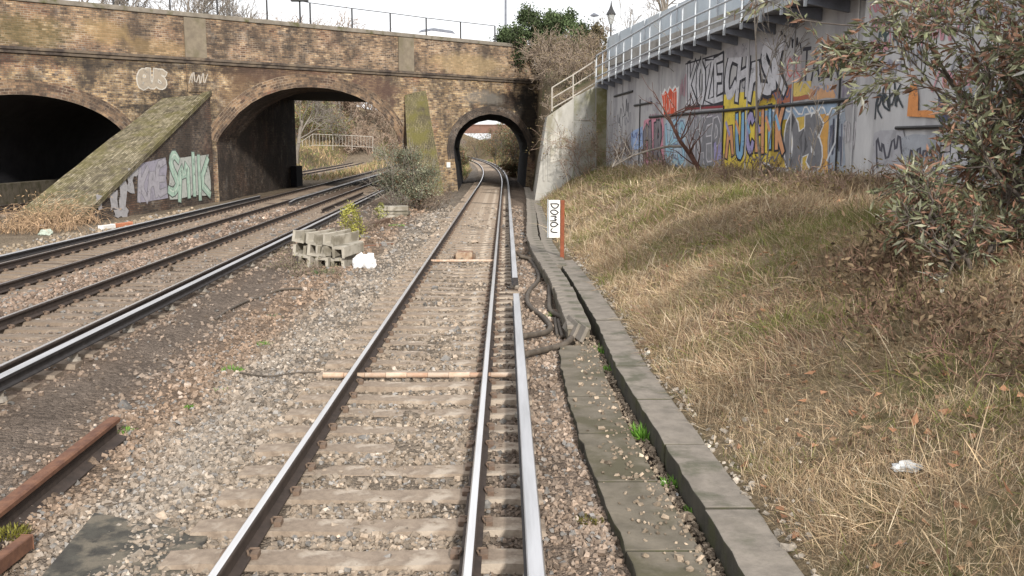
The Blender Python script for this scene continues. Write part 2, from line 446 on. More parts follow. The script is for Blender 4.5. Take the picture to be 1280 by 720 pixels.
def ground_z(x, y):
    x = np.asarray(x, dtype=float); y = np.asarray(y, dtype=float)
    z = np.full(np.broadcast(x, y).shape, -0.29)
    for c in (tc, ta, tb, tcc):
        d = np.abs(x - c(y)); z = z + 0.083 * sstep(2.3, 1.45, d)
    near = sstep(75, 60, y)
    z = z + near * (0.035 * nz(x, y, 0.9) + 0.015 * nz(x, y, 3.1)) * 0.7
    z = z + 0.10 * near * np.exp(-((x + 4.0) / 0.9) ** 2) * sstep(12, 20, y)          # low rise between the tracks
    far = sstep(74, 84, y)
    z = z + far * 4.5 * sstep(2.6, 9.0, x - tc(y))                                     # cutting side on the right
    z = z + far * 0.5 * sstep(2.4, 3.6, tc(y) - x) * sstep(2.0, 3.2, x - ta(y))
    lb = tcc(y) - x
    z = z + far * (2.3 * sstep(1.9, 5.2, lb) + 5.0 * sstep(7, 20, lb))                 # bank on the left
    z = z + far * 9.0 * sstep(140, 185, y) * sstep(4, 9, tb(y) - x) * sstep(-1.5, 2.5, lb + 4.5)
    z = z - 0.15 * sstep(-14, -24, x) * near
    return z
def kerb_x(y): return np.interp(y, [0, 6, 10.5, 14, 19, 25, 34, 50, 60], [1.80, 1.79, 1.66, 1.70, 1.62, 1.30, 1.42, 1.62, 1.6])
def bank_z(x, y):
    x = np.asarray(x, dtype=float); y = np.asarray(y, dtype=float)
    t = (x - kerb_x(y)) / 4.5
    tt = np.clip(t, 0, 1)
    z = -0.04 + 1.78 * (1 - (1 - tt) ** 1.6) + 0.15 * np.clip(t - 1, 0, 3)
    z = z + (0.10 * nz(x, y, 0.55) + 0.05 * nz(x, y, 1.7)) * sstep(0.0, 0.3, t)
    return np.where(t < 0, -0.04 + t * 2.0, z)
def wall_x(y): return 10.2 - 0.13 * y
WA, WB = 10.2, -0.13

def zone_col(x, y):
    """real colour of the ballast and dirt by where it lies"""
    x = np.asarray(x, dtype=float); y = np.asarray(y, dtype=float)
    c = np.zeros(x.shape + (3,)); c[:] = (0.215, 0.16, 0.122)
    def put(w, col):
        nonlocal c
        w = np.clip(w, 0, 1)[..., None]; c = c * (1 - w) + np.array(col) * w
    n1 = nz(x, y, 0.6); n2 = nz(x, y, 1.7)
    d = x - tc(y)
    put(sstep(1.5, 1.2, np.abs(d + 0.55 + 0.1 * n2) - 0.55), (0.25, 0.205, 0.16))
    put(np.exp(-((d + 1.9 + 0.15 * n1) / 0.55) ** 2), (0.25, 0.215, 0.178))
    put(sstep(0.85, 1.0, d) * sstep(2.6, 2.2, d), (0.245, 0.19, 0.148))
    put(np.exp(-((d - 0.96) / 0.22) ** 2) * 0.8, (0.14, 0.11, 0.088))
    put(np.exp(-((d + 2.9 + 0.3 * n1) / 0.5) ** 2) * 0.8, (0.235, 0.17, 0.122))
    da = x - ta(y)
    put(np.exp(-((da - 1.9 + 0.2 * n1) / 0.6) ** 2) * 0.9, (0.185, 0.15, 0.122))
    put(sstep(0.8, 0.6, np.abs(da)), (0.20, 0.158, 0.125))
    put(np.exp(-((da + 1.55 + 0.1 * n1) / 0.5) ** 2), (0.22, 0.165, 0.128))
    db = x - tb(y)
    put(sstep(0.8, 0.6, np.abs(db)), (0.20, 0.155, 0.12))
    put(sstep(-1.6, -2.2, db + 0.2 * n1), (0.25, 0.20, 0.145))
    put(sstep(0.25, 0.9, n2 * n1) * 0.35, (0.11, 0.09, 0.072))
    far = sstep(72, 84, y)
    off = np.minimum(np.minimum(np.abs(d), np.abs(da)), np.minimum(np.abs(db), np.abs(x - tcc(y))))
    put(far * sstep(2.0, 3.0, off), (0.22, 0.165, 0.10))
    put(far * sstep(2.0, 3.0, off) * sstep(0.0, 0.8, n1) * 0.6, (0.12, 0.125, 0.05))
    return c

def grid_mesh(name, xs, ys, zf, mat, cols=True):
    X, Y = np.meshgrid(xs, ys); Z = zf(X, Y)
    V = np.stack([X, Y, Z], -1).reshape(-1, 3)
    nx, ny = len(xs), len(ys)
    i = np.arange(nx * ny).reshape(ny, nx)
    F = np.stack([i[:-1, :-1], i[:-1, 1:], i[1:, 1:], i[1:, :-1]], -1).reshape(-1, 4)
    c = zone_col(X, Y).reshape(-1, 3) if cols else None
    o = np_mesh(name, V, F, mat, cols=c, smooth=True)
    return o
xs = np.concatenate([[-1500, -700, -350, -180, -110, -80, -62], np.arange(-52, -26, 2.0), np.arange(-26, -13, 0.5), np.arange(-13, 3.2, 0.11), np.arange(3.5, 20, 1.0), [24, 30, 40, 60, 100, 200, 400, 800, 1500]])
ys = np.concatenate([[-1500, -500, -150, -60, -25, -10], np.arange(-4, 3, 0.5), np.arange(3, 26, 0.11), np.arange(26, 62, 0.3), np.arange(62, 130, 1.2), np.arange(130, 240, 4.0), [250, 280, 330, 420, 600, 900, 1500, 2500]])
ground = tag(grid_mesh("ground", xs, ys, ground_z, M_ballast), kind='structure')
# the grassy bank between the kerb and the graffiti wall
def bank_mesh():
    ts = np.linspace(-0.06, 2.6, 90); yb = np.concatenate([np.arange(-6, 2, 1.0), np.arange(2, 22, 0.16), np.arange(22, 43.2, 0.3)])
    T, Y = np.meshgrid(ts, yb); X = kerb_x(Y) + T * 4.5
    X = np.minimum(X, wall_x(Y) + 0.3)
    Z = bank_z(X, Y)
    V = np.stack([X, Y, Z], -1).reshape(-1, 3); i = np.arange(X.size).reshape(X.shape)
    F = np.stack([i[:-1, :-1], i[:-1, 1:], i[1:, 1:], i[1:, :-1]], -1).reshape(-1, 4)
    return tag(np_mesh("grass_bank", V, F, M_bank, smooth=True), kind='structure')
bank_mesh()
# the higher ground behind the graffiti wall and beside the tunnel mouth, up to the road
def hill_right_z(x, y):
    t = sstep(43.5, 60, y)
    base = 2.9 + 0.75 * np.clip(x - 1.6, 0, 3.4)
    z = base * (1 - t) + t * 7.4 + 0.15 * nz(x, y, 0.6)
    z = np.where(x < 2.1, -0.6 + (z - 1.0) * sstep(1.8, 2.1, x) , z)
    return np.where(x < 1.5, -0.8, z)
hx = np.concatenate([np.arange(1.5, 6, 0.2), np.arange(6, 20, 1.2), [24, 30, 40, 60, 100]])
hy = np.concatenate([np.arange(43.6, 62, 0.5), np.arange(62, 75, 2.0)])
tag(grid_mesh("hillside", hx, hy, hill_right_z, M_hill, cols=False), kind='structure')

# ------------------------------------------------------------------ tracks
RAILP = [(-.07, -.159), (.07, -.159), (.07, -.148), (.012, -.128), (.010, -.045), (.0345, -.034), (.0345, -.010), (.024, -.001), (-.024, -.001), (-.0345, -.010), (-.0345, -.034), (-.010, -.045), (-.012, -.128), (-.07, -.148)]
RAILMI = [0, 0, 0, 0, 0, 0, 0, 1, 1, 0, 0, 0, 0, 0]
CONDP = [(-.065, -.07), (.065, -.07), (.065, -.055), (.03, -.035), (.03, .02), (.052, .032), (.052, .068), (.044, .076), (-.044, .076), (-.052, .068), (-.052, .032), (-.03, .02), (-.03, -.035), (-.065, -.055)]
CONDMI = [0, 0, 0, 0, 0, 0, 1, 1, 1, 0, 0, 0, 0, 0]
def pathpts(c, off, y0, y1, z=0.0, step=3.0):
    ys_ = np.linspace(y0, y1, max(2, int((y1 - y0) / step) + 1))
    out = []
    for y in ys_:
        t = (c(y + 0.5) - c(y - 0.5)); k = 1 / math.sqrt(1 + t * t)
        out.append((float(c(y)) + off * k, y - off * t * k, z))
    return out
def sleeper_mesh(seed, top=None):
    rg = random.Random(seed); mb = MB()
    hw, tw, L = 0.135, 0.115, 1.25
    prof = [(-hw, -.17), (hw, -.17), (tw, .0), (-tw, .0)]
    xs_ = [-L, -1.0, -0.5, 0, 0.5, 1.0, L]
    zs = [-.012, 0.0, -.006, -.018, -.006, 0.0, -.012]
    V = []
    for x, z in zip(xs_, zs):
        for a, b in prof: V.append((x, a + rg.uniform(-.006, .006), b + (z if b > -.1 else 0)))
    F = [(i * 4 + j, i * 4 + (j + 1) % 4, (i + 1) * 4 + (j + 1) % 4, (i + 1) * 4 + j) for i in range(6) for j in range(4)]
    mb.add(V, F + [(0, 1, 2, 3), (27, 26, 25, 24)], 0)
    for sgn in (-1, 1):                     # the cast shoulders and clips either side of each rail foot
        for q in (-1, 1):
            x = sgn * 0.7525 + q * 0.098
            mb.box((x, 0, .015), (.05, .09, .035), mi=1)
            mb.tube([(x - q * .03, -.05, .03), (x - q * .045, -.02, .045), (x - q * .045, .03, .04), (x + q * .01, .06, .03)], .009, 5, mi=1, cap=False)
    me = mb.build('sleeper', [top or M_sleeper, M_fix], bevel=0)
    d = me.data; bpy.data.objects.remove(me); return d
SLEEP = [sleeper_mesh(i) for i in range(5)]
SLEEPD = [sleeper_mesh(i, M_sleeperd) for i in range(5)]
rs = random.Random(3)
def build_track(c, y0, y1, ys0, nsl, yend, label, stuff=True, spacing=0.57):
    t = thing('railway_track', label, 'railway track', (float(c(ys0)), ys0, -0.3), 'railway tracks')
    for sg in (-1, 1):
        mb = MB(); mb.sweep(RAILP, pathpts(c, sg * 0.7525, y0, y1), RAILMI)
        mb.build('running_rail', [M_railside, M_railtop], t)
    for i in range(nsl):
        y = ys0 + i * spacing + rs.uniform(-.02, .02)
        o = bpy.data.objects.new('sleeper', (SLEEP if c is tc else SLEEPD)[i % 5]); COL.objects.link(o); o.parent = t
        w = WL[t.name]
        o.location = (float(c(y)) - w.x + rs.uniform(-.015, .015), y - w.y, -0.166 - w.z + rs.uniform(-.008, .004))
        o.rotation_euler = (0, rs.uniform(-.004, .004), rs.uniform(-.006, .006) - math.atan(float(c(y + .5) - c(y - .5))))
    if stuff:
        mb = MB(); y = ys0 + nsl * spacing
        while y < yend:
            mb.box((float(c(y)), y, -0.24), (2.5, .25, .15)); y += spacing
        o = mb.build('far_sleepers', M_sleeper, t); o['kind'] = 'stuff'
    return t
trk = build_track(tc, -3, 420, 3.6, 97, 190, 'railway track with polished rails running straight ahead into the small tunnel')
trA = build_track(ta, 1, 190, 7.0, 97, 150, 'rusty left hand railway track nearest the stacked concrete channels')
trB = build_track(tb, 1, 190, 10.0, 97, 150, 'railway track passing closest to the green and lilac graffiti wing wall')
trC = build_track(tcc, 5, 250, 30.0, 97, 150, 'farthest left railway track going through the dark left arch')

def cond_rail(c, off, y0, y1, label, ramp0=False, ramp1=False):
    p = pathpts(c, off, y0, y1, 0.0)
    t = thing('conductor_rail', label, 'conductor rail', (p[0][0], p[0][1], -0.2), 'conductor rails')
    mb = MB(); pp = list(p)
    if ramp0: pp = [(p[0][0], p[0][1] - 1.2, -.07), (p[0][0], p[0][1] - .05, 0.0)] + pp
    if ramp1: pp = pp + [(p[-1][0], p[-1][1] + .05, 0.0), (p[-1][0], p[-1][1] + 1.2, -.07)]
    mb.sweep(CONDP, pp, CONDMI); mb.build('rail_bar', [M_condside, M_condtop], t)
    mi = MB(); y = y0 + 0.6; n = 0
    while y < min(y1, 70) and n < 30:
        i_ = MB(); x = float(c(y)) + off
        i_.tube([(x, y, -.19), (x, y, -.15), (x, y, -.14), (x, y, -.09), (x, y, -.071)], [.09, .08, .055, .055, .075], 10)
        i_.build('insulator', M_insul, t); y += 1.9; n += 1
    return t
cond_rail(tc, 1.155, 1.0, 15.5, 'pale conductor rail in the foreground right of the track, ending at a gap')
cond_rail(tc, 1.155, 17.4, 260, 'conductor rail beyond the gap, leading into the small tunnel')
cond_rail(ta, 1.155, 3.5, 110, 'bright topped conductor rail along the dark cess left of the dirt strip')
cond_rail(tb, -1.155, 8, 46.5, 'dark conductor rail below the graffiti wing wall')
cond_rail(tb, 1.155, 43.5, 120, 'conductor rail starting under the middle arch', ramp0=True)
# timber and rails lying loose in the tracks
mb = MB(); mb.sweep([(-.12, -.19), (.12, -.19), (.12, -.10), (-.12, -.10)], pathpts(tb, 0.45, 12, 37, 0.0), 0)
tag(mb.build('timber_board', M_wood, bevel=.01), 'long brown timber guard board lying inside the track by the graffiti wing wall', 'timber board')
mb = MB(); mb.sweep(RAILP, pathpts(ta, 0.05, 38, 52, -0.02), 0)
tag(mb.build('spare_rail', [M_railside]), 'short dark spare rail lying between the rails of the near left track', 'spare rail')
a = at_z(143, 527, -.12); b = at_z(-40, 672, -.12)
rail_dir = (a - b).normalized()
mb = MB(); mb.sweep([(p * 1.7, q * 1.35) for p, q in RAILP], [b - rail_dir * 0.5 + Vector((0, 0, .05)), a + Vector((0, 0, .05))], [0, 0, 0, 0, 0, 1, 1, 1, 1, 1, 1, 0, 0, 0])
tag(mb.build('scrap_rail', [M_railside, M_railrust]), 'rusty length of scrap rail lying on the ballast at the lower left', 'scrap rail')

# ------------------------------------------------------------------ brick road bridge, skewed across the line
def FY(X): return 60 + 0.9 * X
def onface(px, py): return at_line(px, py, -60 / 0.9, 1 / 0.9)
def ell(xc, a, zs, zc, n=28, p=2.0):
    out = []
    for i in range(n + 1):
        t = math.pi * (1 - i / n)
        cx, sn = math.cos(t), math.sin(t)
        out.append((xc + a * math.copysign(abs(cx) ** (2 / p), cx), zs + (zc - zs) * abs(sn) ** (2 / p)))
    return out
# arch openings on the face as (X, z), left to right, jambs included
arch_l = [(-24.1, -.5)] + ell(-20.7, 3.41, 2.0, 4.66) + [(-17.29, -.5)]
mid_px = [(271, 178), (273, 172), (280, 162), (298, 141), (314, 128.5), (331, 119.5), (350, 113), (369, 109.5), (390, 109), (410, 110.5), (428, 114.5), (446, 121), (464, 130.5), (480, 144), (490, 157), (496, 168), (498.5, 180)]
arch_m = [(onface(*q).x, onface(*q).z) for q in mid_px]
arch_m = [(arch_m[0][0], -.5)] + arch_m + [(arch_m[-1][0], -.5)]
tun_px = [(570, 210), (568, 198), (566.5, 185), (568.5, 174), (573, 163.5), (579, 156.5), (587, 150), (598, 145), (612, 142.3), (626, 144), (638, 149), (646, 155.5), (653, 165), (658.5, 177), (660.5, 190), (659, 205)]
arch_t = [(onface(*q).x, onface(*q).z) for q in tun_px]
arch_t = [(onface(573, 228).x, -.5)] + arch_t + [(onface(656, 226).x, -.5)]
def depth(X): return 14.6 - 0.36 * X
DIRX = -0.025
def back(X, d): return (X + DIRX * d, FY(X) + d)
bridge = thing('road_bridge', 'weathered yellow and brown brick road bridge with three arches over the tracks', 'bridge', (-10, 51, -0.3))
ZS, ZP, XL, XR = 6.38, 8.55, -48.0, 4.2
out = [(XL, -.5)] + arch_l + arch_m + arch_t + [(XR, -.5), (XR, ZS), (XL, ZS)]
mb = MB()
mb.add([(x, FY(x), z) for x, z in out], [tuple(range(len(out)))], 0, [[(U(x), z) for x, z in out]])
for i in range(len(out)):                       # half a metre of thickness round the openings
    pass
mb.build('spandrel_wall', M_face, bridge)
out_b = [(XL, -.5)] + arch_l + [(arch_m[0][0], -.5), (arch_m[0][0], 5.62), (arch_m[-1][0], 5.62), (arch_m[-1][0], -.5)] + arch_t + [(XR, -.5), (XR, ZS), (XL, ZS)]
mb = MB(); bk = [(back(x, depth(x)), z) for x, z in out_b]
mb.add([(p[0], p[1], z) for p, z in bk], [tuple(range(len(out_b)))[::-1]], 0, [[(U(x), z) for x, z in out_b][::-1]])
mb.build('rear_spandrel', M_lining, bridge)
def lining(arch, d0f, d1f, mat, name):
    mb = MB(); n = len(arch); s = [0]
    for i in range(1, n): s.append(s[-1] + math.hypot(arch[i][0] - arch[i - 1][0], arch[i][1] - arch[i - 1][1]))
    K = 5; V = []; UVv = []
    for k in range(K + 1):
        for i, (x, z) in enumerate(arch):
            d = d0f(x) + (d1f(x) - d0f(x)) * k / K
            X, Y = back(x, d); V.append((X, Y, z)); UVv.append((d, s[i]))
    F = [(k * n + i, k * n + i + 1, (k + 1) * n + i + 1, (k + 1) * n + i) for k in range(K) for i in range(n - 1)]
    mb.add(V, F, 0, [[UVv[q] for q in f] for f in F])
    return mb.build(name, mat, bridge, smooth=False)
zero = lambda x: 0.0
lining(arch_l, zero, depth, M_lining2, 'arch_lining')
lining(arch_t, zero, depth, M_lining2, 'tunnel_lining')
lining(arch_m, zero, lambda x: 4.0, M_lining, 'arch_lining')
# behind the brick ring the middle span is a flat girder deck between upright abutments
xl, xr = arch_m[0][0], arch_m[-1][0]
sq = [(xl + .003, -.5), (xl + .003, 5.62), (xr - .003, 5.62), (xr - .003, -.5)]
lining(sq[:2], lambda x: 4.0, lambda x: depth(x) + 0.3, M_lining, 'abutment_wall')
lining(sq[2:], lambda x: 4.0, lambda x: depth(x) + 0.3, M_lining, 'abutment_wall')
lining(sq[1:3], lambda x: 3.99, lambda x: depth(x) + 0.3, M_lining2, 'flat_deck_soffit')
mb = MB(); X, Y = back(xl, depth(xl))
mb.box((X + .22, Y - .9, 0.35), (.44, 1.9, 1.5)); mb.build('pier_plinth', M_lining2, bridge)
X0, Y0 = back(xl - .4, depth(xl) + .32); X1, Y1 = back(xr + .4, depth(xr) + .32)
mb = MB(); mb.sweep([(0, 0), (.3, 0), (.3, .9), (0, .9)], [(X0, Y0, 5.6), (X1, Y1, 5.6)], 0); mb.build('edge_girder', M_lining2, bridge)
# top slab (road) and parapets
def strip(x0, x1, zz0, zz1, o0, o1, n=1):
    """block along the face between offsets o0..o1 in front of it (negative: in front)"""
    nx_, ny_ = 0.9 / 1.3454, -1 / 1.3454
    P = [(x, FY(x), 0) for x in (x0, x1)]
    mb = MB()
    def pt(i, o, z): return (P[i][0] + nx_ * o, P[i][1] + ny_ * o, z)
    V = [pt(0, o0, zz0), pt(1, o0, zz0), pt(1, o1, zz0), pt(0, o1, zz0), pt(0, o0, zz1), pt(1, o0, zz1), pt(1, o1, zz1), pt(0, o1, zz1)]
    u0, u1 = U(x0), U(x1)
    F = [(0, 1, 2, 3), (7, 6, 5, 4), (3, 2, 6, 7), (1, 0, 4, 5), (0, 3, 7, 4), (2, 1, 5, 6)]
    uv = [[(u0, 0), (u1, 0), (u1, .3), (u0, .3)], [(u0, .3), (u1, .3), (u1, 0), (u0, 0)], [(u0, zz0), (u1, zz0), (u1, zz1), (u0, zz1)], [(u1, zz0), (u0, zz0), (u0, zz1), (u1, zz1)],
          [(0, zz0), (.3, zz0), (.3, zz1), (0, zz1)], [(0, zz0), (.3, zz0), (.3, zz1), (0, zz1)]]
    mb.add(V, F, 0, uv); return mb
mb = MB()
V = [(XL, FY(XL) + .3, 7.55), (XR + 40, FY(XR + 40) + .3, 7.55)]
for x in (XR + 40, XL):
    p = back(x, 13 if x > 0 else depth(x)); V.append((p[0], p[1], 7.55))
mb.add(V, [(0, 1, 2, 3)]); V2 = [(v[0], v[1], 6.6) for v in V]; mb.add(V2, [(3, 2, 1, 0)])
mb.build('road_deck', M_concd, bridge)
PX1 = onface(668, 60).x
par = strip(XL, PX1, ZS + .28, ZP, -.45, -.02).build('parapet_wall', M_parapet, bridge)
cp = strip(XL, PX1 + .05, ZP, ZP + .22, -.50, .06).build('coping', M_coping, bridge, bevel=.03)
strip(XL, XR - 1.0, ZS, ZS + .14, -.3, .10).build('string_course', M_string, bridge, bevel=.02)
strip(XL, XR - 1.0, ZS + .142, ZS + .278, -.3, .17).build('string_course', M_string, bridge, bevel=.02)
pl = [(onface(230, 40).x, onface(257, 40).x), (onface(498, 70).x, onface(517, 70).x), (onface(40, 40).x - 4, onface(40, 40).x - 3.2)]
for x0, x1 in pl: strip(x0, x1, ZS + .285, ZP - .03, -.03, .07).build('pilaster', M_render, bridge, bevel=.02)
strip(onface(233, 90).x, onface(258, 90).x, ZS - 1.35, ZS - .005, -.03, .05).build('pilaster', M_face, bridge, bevel=.02)
def ring(arch, w, mat, out_=.035, trim=1):
    P = arch[trim:-trim]; n = len(P); s = [0]; V = []; UVv = []
    for i in range(1, n): s.append(s[-1] + math.hypot((P[i][0] - P[i - 1][0]) * 1.345, P[i][1] - P[i - 1][1]))
    nx_, ny_ = 0.9 / 1.3454, -1 / 1.3454
    for i, (x, z) in enumerate(P):
        a_ = P[max(i - 1, 0)]; b_ = P[min(i + 1, n - 1)]
        tx, tz = (b_[0] - a_[0]) * 1.345, b_[1] - a_[1]; l = math.hypot(tx, tz)
        ox, oz = -tz / l, tx / l
        for (r, o) in ((0.0, -.02), (0.0, out_), (w, out_), (w, -.02)):
            X = x + ox * r / 1.345
            V.append((X + nx_ * o, FY(X) + ny_ * o, z + oz * r)); UVv.append((r, s[i]))
    F = [(i * 4 + j, i * 4 + j + 1, i * 4 + 4 + j + 1, i * 4 + 4 + j) for i in range(n - 1) for j in range(3)]
    mb = MB(); mb.add(V, F, 0, [[(UVv[q][1], UVv[q][0] + .3 * (q % 4 == 0)) for q in f] for f in F])
    return mb.build('arch_ring', mat, bridge)
ring(arch_l, .62, M_ring); ring(arch_m, .66, M_ring, trim=1); ring(arch_t, .5, M_ringd, trim=2)

# raking buttresses: a long low wing on the left, a steep mossy one beside the tunnel
def buttress(name, top, foot, matside, mattop, zfoot=-.5):
    """top: two points on the bridge face (left, right); foot: two ground points"""
    mb = MB()
    TL, TR = [Vector(p) for p in top]; FL, FR = [Vector(p) for p in foot]
    n = 14; V = []
    rg = random.Random(4)
    for i in range(n + 1):
        t = i / n
        L = TL.lerp(FL, t); R = TR.lerp(FR, t)
        w = rg.uniform(-.03, .03)
        V += [(L.x, L.y, L.z + w), (R.x, R.y, R.z + w), (R.x, R.y, zfoot), (L.x, L.y, zfoot)]
    ln = (TR - FR).length
    F = []; UVv = []; MI = []
    for i in range(n):
        a_ = i * 4; b_ = a_ + 4
        u0, u1 = i / n * ln, (i + 1) / n * ln; w = (TR - TL).length
        F.append((a_, a_ + 1, b_ + 1, b_)); UVv.append([(u0 * 1.0, 0), (u0, w), (u1, w), (u1, 0)]); MI.append(1)
        h0 = Vector((V[a_ + 1][0] - TR.x, V[a_ + 1][1] - TR.y)).length; h1 = Vector((V[b_ + 1][0] - TR.x, V[b_ + 1][1] - TR.y)).length
        F.append((a_ + 1, a_ + 2, b_ + 2, b_ + 1)); UVv.append([(h0, V[a_ + 1][2]), (h0, zfoot), (h1, zfoot), (h1, V[b_ + 1][2])]); MI.append(0)
        F.append((a_ + 3, a_, b_, b_ + 3)); UVv.append([(h0, zfoot), (h0, V[a_][2]), (h1, V[b_][2]), (h1, zfoot)]); MI.append(0)
    F.append((n * 4, n * 4 + 1, n * 4 + 2, n * 4 + 3)); UVv.append([(0, 0), (1, 0), (1, 1), (0, 1)]); MI.append(0)
    mb.add(V, F, MI, UVv)
    return mb.build(name, [matside, mattop], bridge)
tr = onface(263, 114); tl = onface(205, 128)
fr = at_z(92, 281, -.3); fl = fr + Vector((-2.5, 0.6, 0.25))
WING_TOP, WING_FOOT = tr.copy(), fr.copy()
wing = buttress('wing_buttress', [(tl.x, tl.y + .3, tr.z - .25), (tr.x, tr.y + .3, tr.z)], [fl, fr], M_pier, M_mossbrick)
ed = MB()                                         # the stone kerb along the wing's right edge
d_ = (fr - tr)
ed.sweep([(-.02, -.16), (.07, -.16), (.07, .05), (-.28, .05), (-.28, -.02), (-.02, -.02)], [tr + d_ * (k / 12) + Vector((0, 0, .0)) for k in range(13)][::-1], 0)
ed.build('edge_coping', M_mossbrick, wing)
bt_l, bt_r = onface(505, 112), onface(531, 108)
bf_r = at_z(556, 247, -.3); bf_l = at_z(512, 247, -.3)
buttress('raking_buttress', [(bt_l.x, bt_l.y + .2, bt_l.z), (bt_r.x, bt_r.y + .2, bt_r.z)], [bf_l, bf_r], M_pier, brick_mat("brick_green_slope", [(0.08, 0.07, 0.04), (0.15, 0.13, 0.075), (0.22, 0.19, 0.11)], (0.1, 0.09, 0.05), soot=0.5, red=0, moss=1.0, seed=9.4, bumpd=.02))
mb = MB(); p = onface(560, 206)
mb.box((p.x + .03, p.y - .06, p.z), (.28, .04, .32), rz=math.atan(0.9)); mb.build('number_plate', M_white, bridge, bevel=.005)
# ------------------------------------------------------------------ graffiti wall, walkway and the white abutment on the right
def gw(px, py, off=0.0, a=WA, b=WB):
    p = at_line(px, py, a - off * math.sqrt(1 + b * b), b); return p
wall = thing('retaining_wall', 'long grey concrete retaining wall covered in colourful graffiti above the grass bank', 'wall', (7, 30, 0))
M_wall = simple("wall_grey_concrete", (0.44, 0.435, 0.44), (0.34, 0.335, 0.345), 1.6, 0.93, c3=(0.25, 0.245, 0.26), s3=0.7, t3=0.58, bd=0.006, stretch=(1, 1, 0.35))
M_wall2 = simple("wall_pale_concrete", (0.54, 0.54, 0.545), (0.42, 0.42, 0.43), 1.4, 0.93, c3=(0.26, 0.255, 0.265), s3=0.6, t3=0.58, bd=0.006, stretch=(1, 1, 0.35))
def wslab(y0, y1, z0, z1, off0, off1, tilt=0.0):
    mb = MB(); k = math.sqrt(1 + WB * WB)
    V = []
    for z in (z0, z1):
        t = tilt * (z - z0)
        for (y, o) in ((y0 + t, off0), (y1 - t, off0), (y1 - t, off1), (y0 + t, off1)):
            V.append((wall_x(y) - o * k, y, z))
    mb.add(V, [(0, 1, 2, 3), (7, 6, 5, 4), (0, 4, 5, 1), (1, 5, 6, 2), (2, 6, 7, 3), (3, 7, 4, 0)]); return mb
wslab(-6, 43.3, -.3, 5.95, -.6, 0.0).build('wall_face', M_wall, wall)
wslab(-6, 43.6, 5.953, 6.35, -.5, .05).build('upstand', M_conc, wall, bevel=.02)
wslab(-6, 19.9, -.3, 8.2, .003, .38, tilt=0.05).build('projecting_pier', M_wall2, wall)
p0, p1 = gw(812, 146.3, .02), gw(1062, 124.5, .02)
mb = MB(); mb.tube([p0, p1], .05, 6); mb.build('cable_ledge', M_dark, wall)
p0, p1 = at_line(1120, 160, WA - .42, WB), at_line(1290, 155, WA - .42, WB)
mb = MB(); mb.tube([p0, p1], .035, 6); mb.build('cable_ledge', M_dark, wall)
for q in (((768, 120.5), (791, 114)), ((793, 132), (815, 128)), ((1052, 79), (1081, 77.5))):
    a_, b_ = gw(*q[0], .02), gw(*q[1], .02)
    mb = MB(); mb.tube([a_, b_], .045, 5); mb.build('ledge', M_dark if q[0][0] < 1000 else M_conc, wall)
for x, y0, y1 in ((800, 124, 205), (904.5, 132, 214), (1051, 80, 222)):
    a_, b_ = gw(x, y0, .03), gw(x, y1, .03); b_.x, b_.y = a_.x, a_.y
    mb = MB(); mb.tube([a_, b_], .022, 5); mb.build('cable_pipe', M_dark, wall)
for x in (778, 826, 876, 934, 990, 1068):
    a_ = gw(x, 130, .012)
    mb = MB(); mb.box((a_.x, a_.y, 3.2), (.03, .06, 5.2), rz=math.atan(-WB)); mb.build('joint_strip', M_wall2, wall)

# blue-grey panel fence standing on the wall
fence = thing('panel_fence', 'pale blue grey metal panel fence standing on top of the graffiti wall', 'fence', (7, 30, 6.35))
M_panel = simple("panel_blue_grey", (0.48, 0.54, 0.58), (0.38, 0.44, 0.49), 1.5, 0.5, 0.1, c3=(0.42, 0.46, 0.48), s3=0.5, bd=0.001)
y = 43.4
while y > 6:
    wslab(y - 1.93, y, 6.353, 7.30, -.10, -.06).build('panel', M_panel, fence)
    mb = MB(); mb.box((wall_x(y) + .04, y + .03, 6.83), (.07, .07, .98)); mb.build('post', M_steel, fence)
    y -= 2.0

# cantilevered walkway
wk = thing('walkway', 'grey steel cantilever walkway with handrails along the top of the graffiti wall', 'walkway', (5, 30, 5.4))
def ox(y): return 8.9 - 0.11 * y
def dz(y): return float(np.interp(y, [0, 20, 31, 43.2], [5.66, 5.66, 5.60, 5.26]))
YS = [43.2 - i * 1.3 for i in range(26)]
mb = MB()
for i in range(len(YS) - 1):
    y0, y1 = YS[i], YS[i + 1]
    V = [(ox(y0), y0, dz(y0)), (wall_x(y0) - .01, y0, dz(y0)), (wall_x(y1) - .01, y1, dz(y1)), (ox(y1), y1, dz(y1))]
    V += [(v[0], v[1], v[2] + .07) for v in V]
    mb.add(V, [(0, 1, 2, 3), (7, 6, 5, 4), (3, 2, 6, 7), (0, 3, 7, 4), (1, 0, 4, 5), (2, 1, 5, 6)])
mb.build('deck', M_steeld, wk)
mb = MB(); mb.sweep([(-.04, .02), (.03, .02), (.03, .13), (-.04, .13)], [(ox(y) - .03, y, dz(y)) for y in YS], 0); mb.build('fascia', M_steel, wk)
for y in YS:
    x0, x1 = ox(y), wall_x(y)
    mb = MB(); V = []
    for yy in (y - .05, y + .05):
        V += [(x0 - .02, yy, dz(y) - .012), (x1 - .004, yy, dz(y) - .012), (x1 - .004, yy, dz(y) - .30), (x0 - .02, yy, dz(y) - .12)]
    mb.add(V, [(0, 1, 2, 3), (7, 6, 5, 4), (0, 4, 5, 1), (3, 2, 6, 7), (0, 3, 7, 4), (1, 5, 6, 2)]); mb.build('bracket', M_steeld, wk)
    mb = MB(); mb.box((x0 - .08, y, dz(y) - .02), (.06, .07, .30)); mb.build('bracket_cap', M_steel, wk)
    mb = MB(); mb.tube([(x0 - .08, y, dz(y) + .15), (x0 - .08, y, dz(y) + 1.2)], .027, 6); mb.build('handrail_post', M_steel, wk)
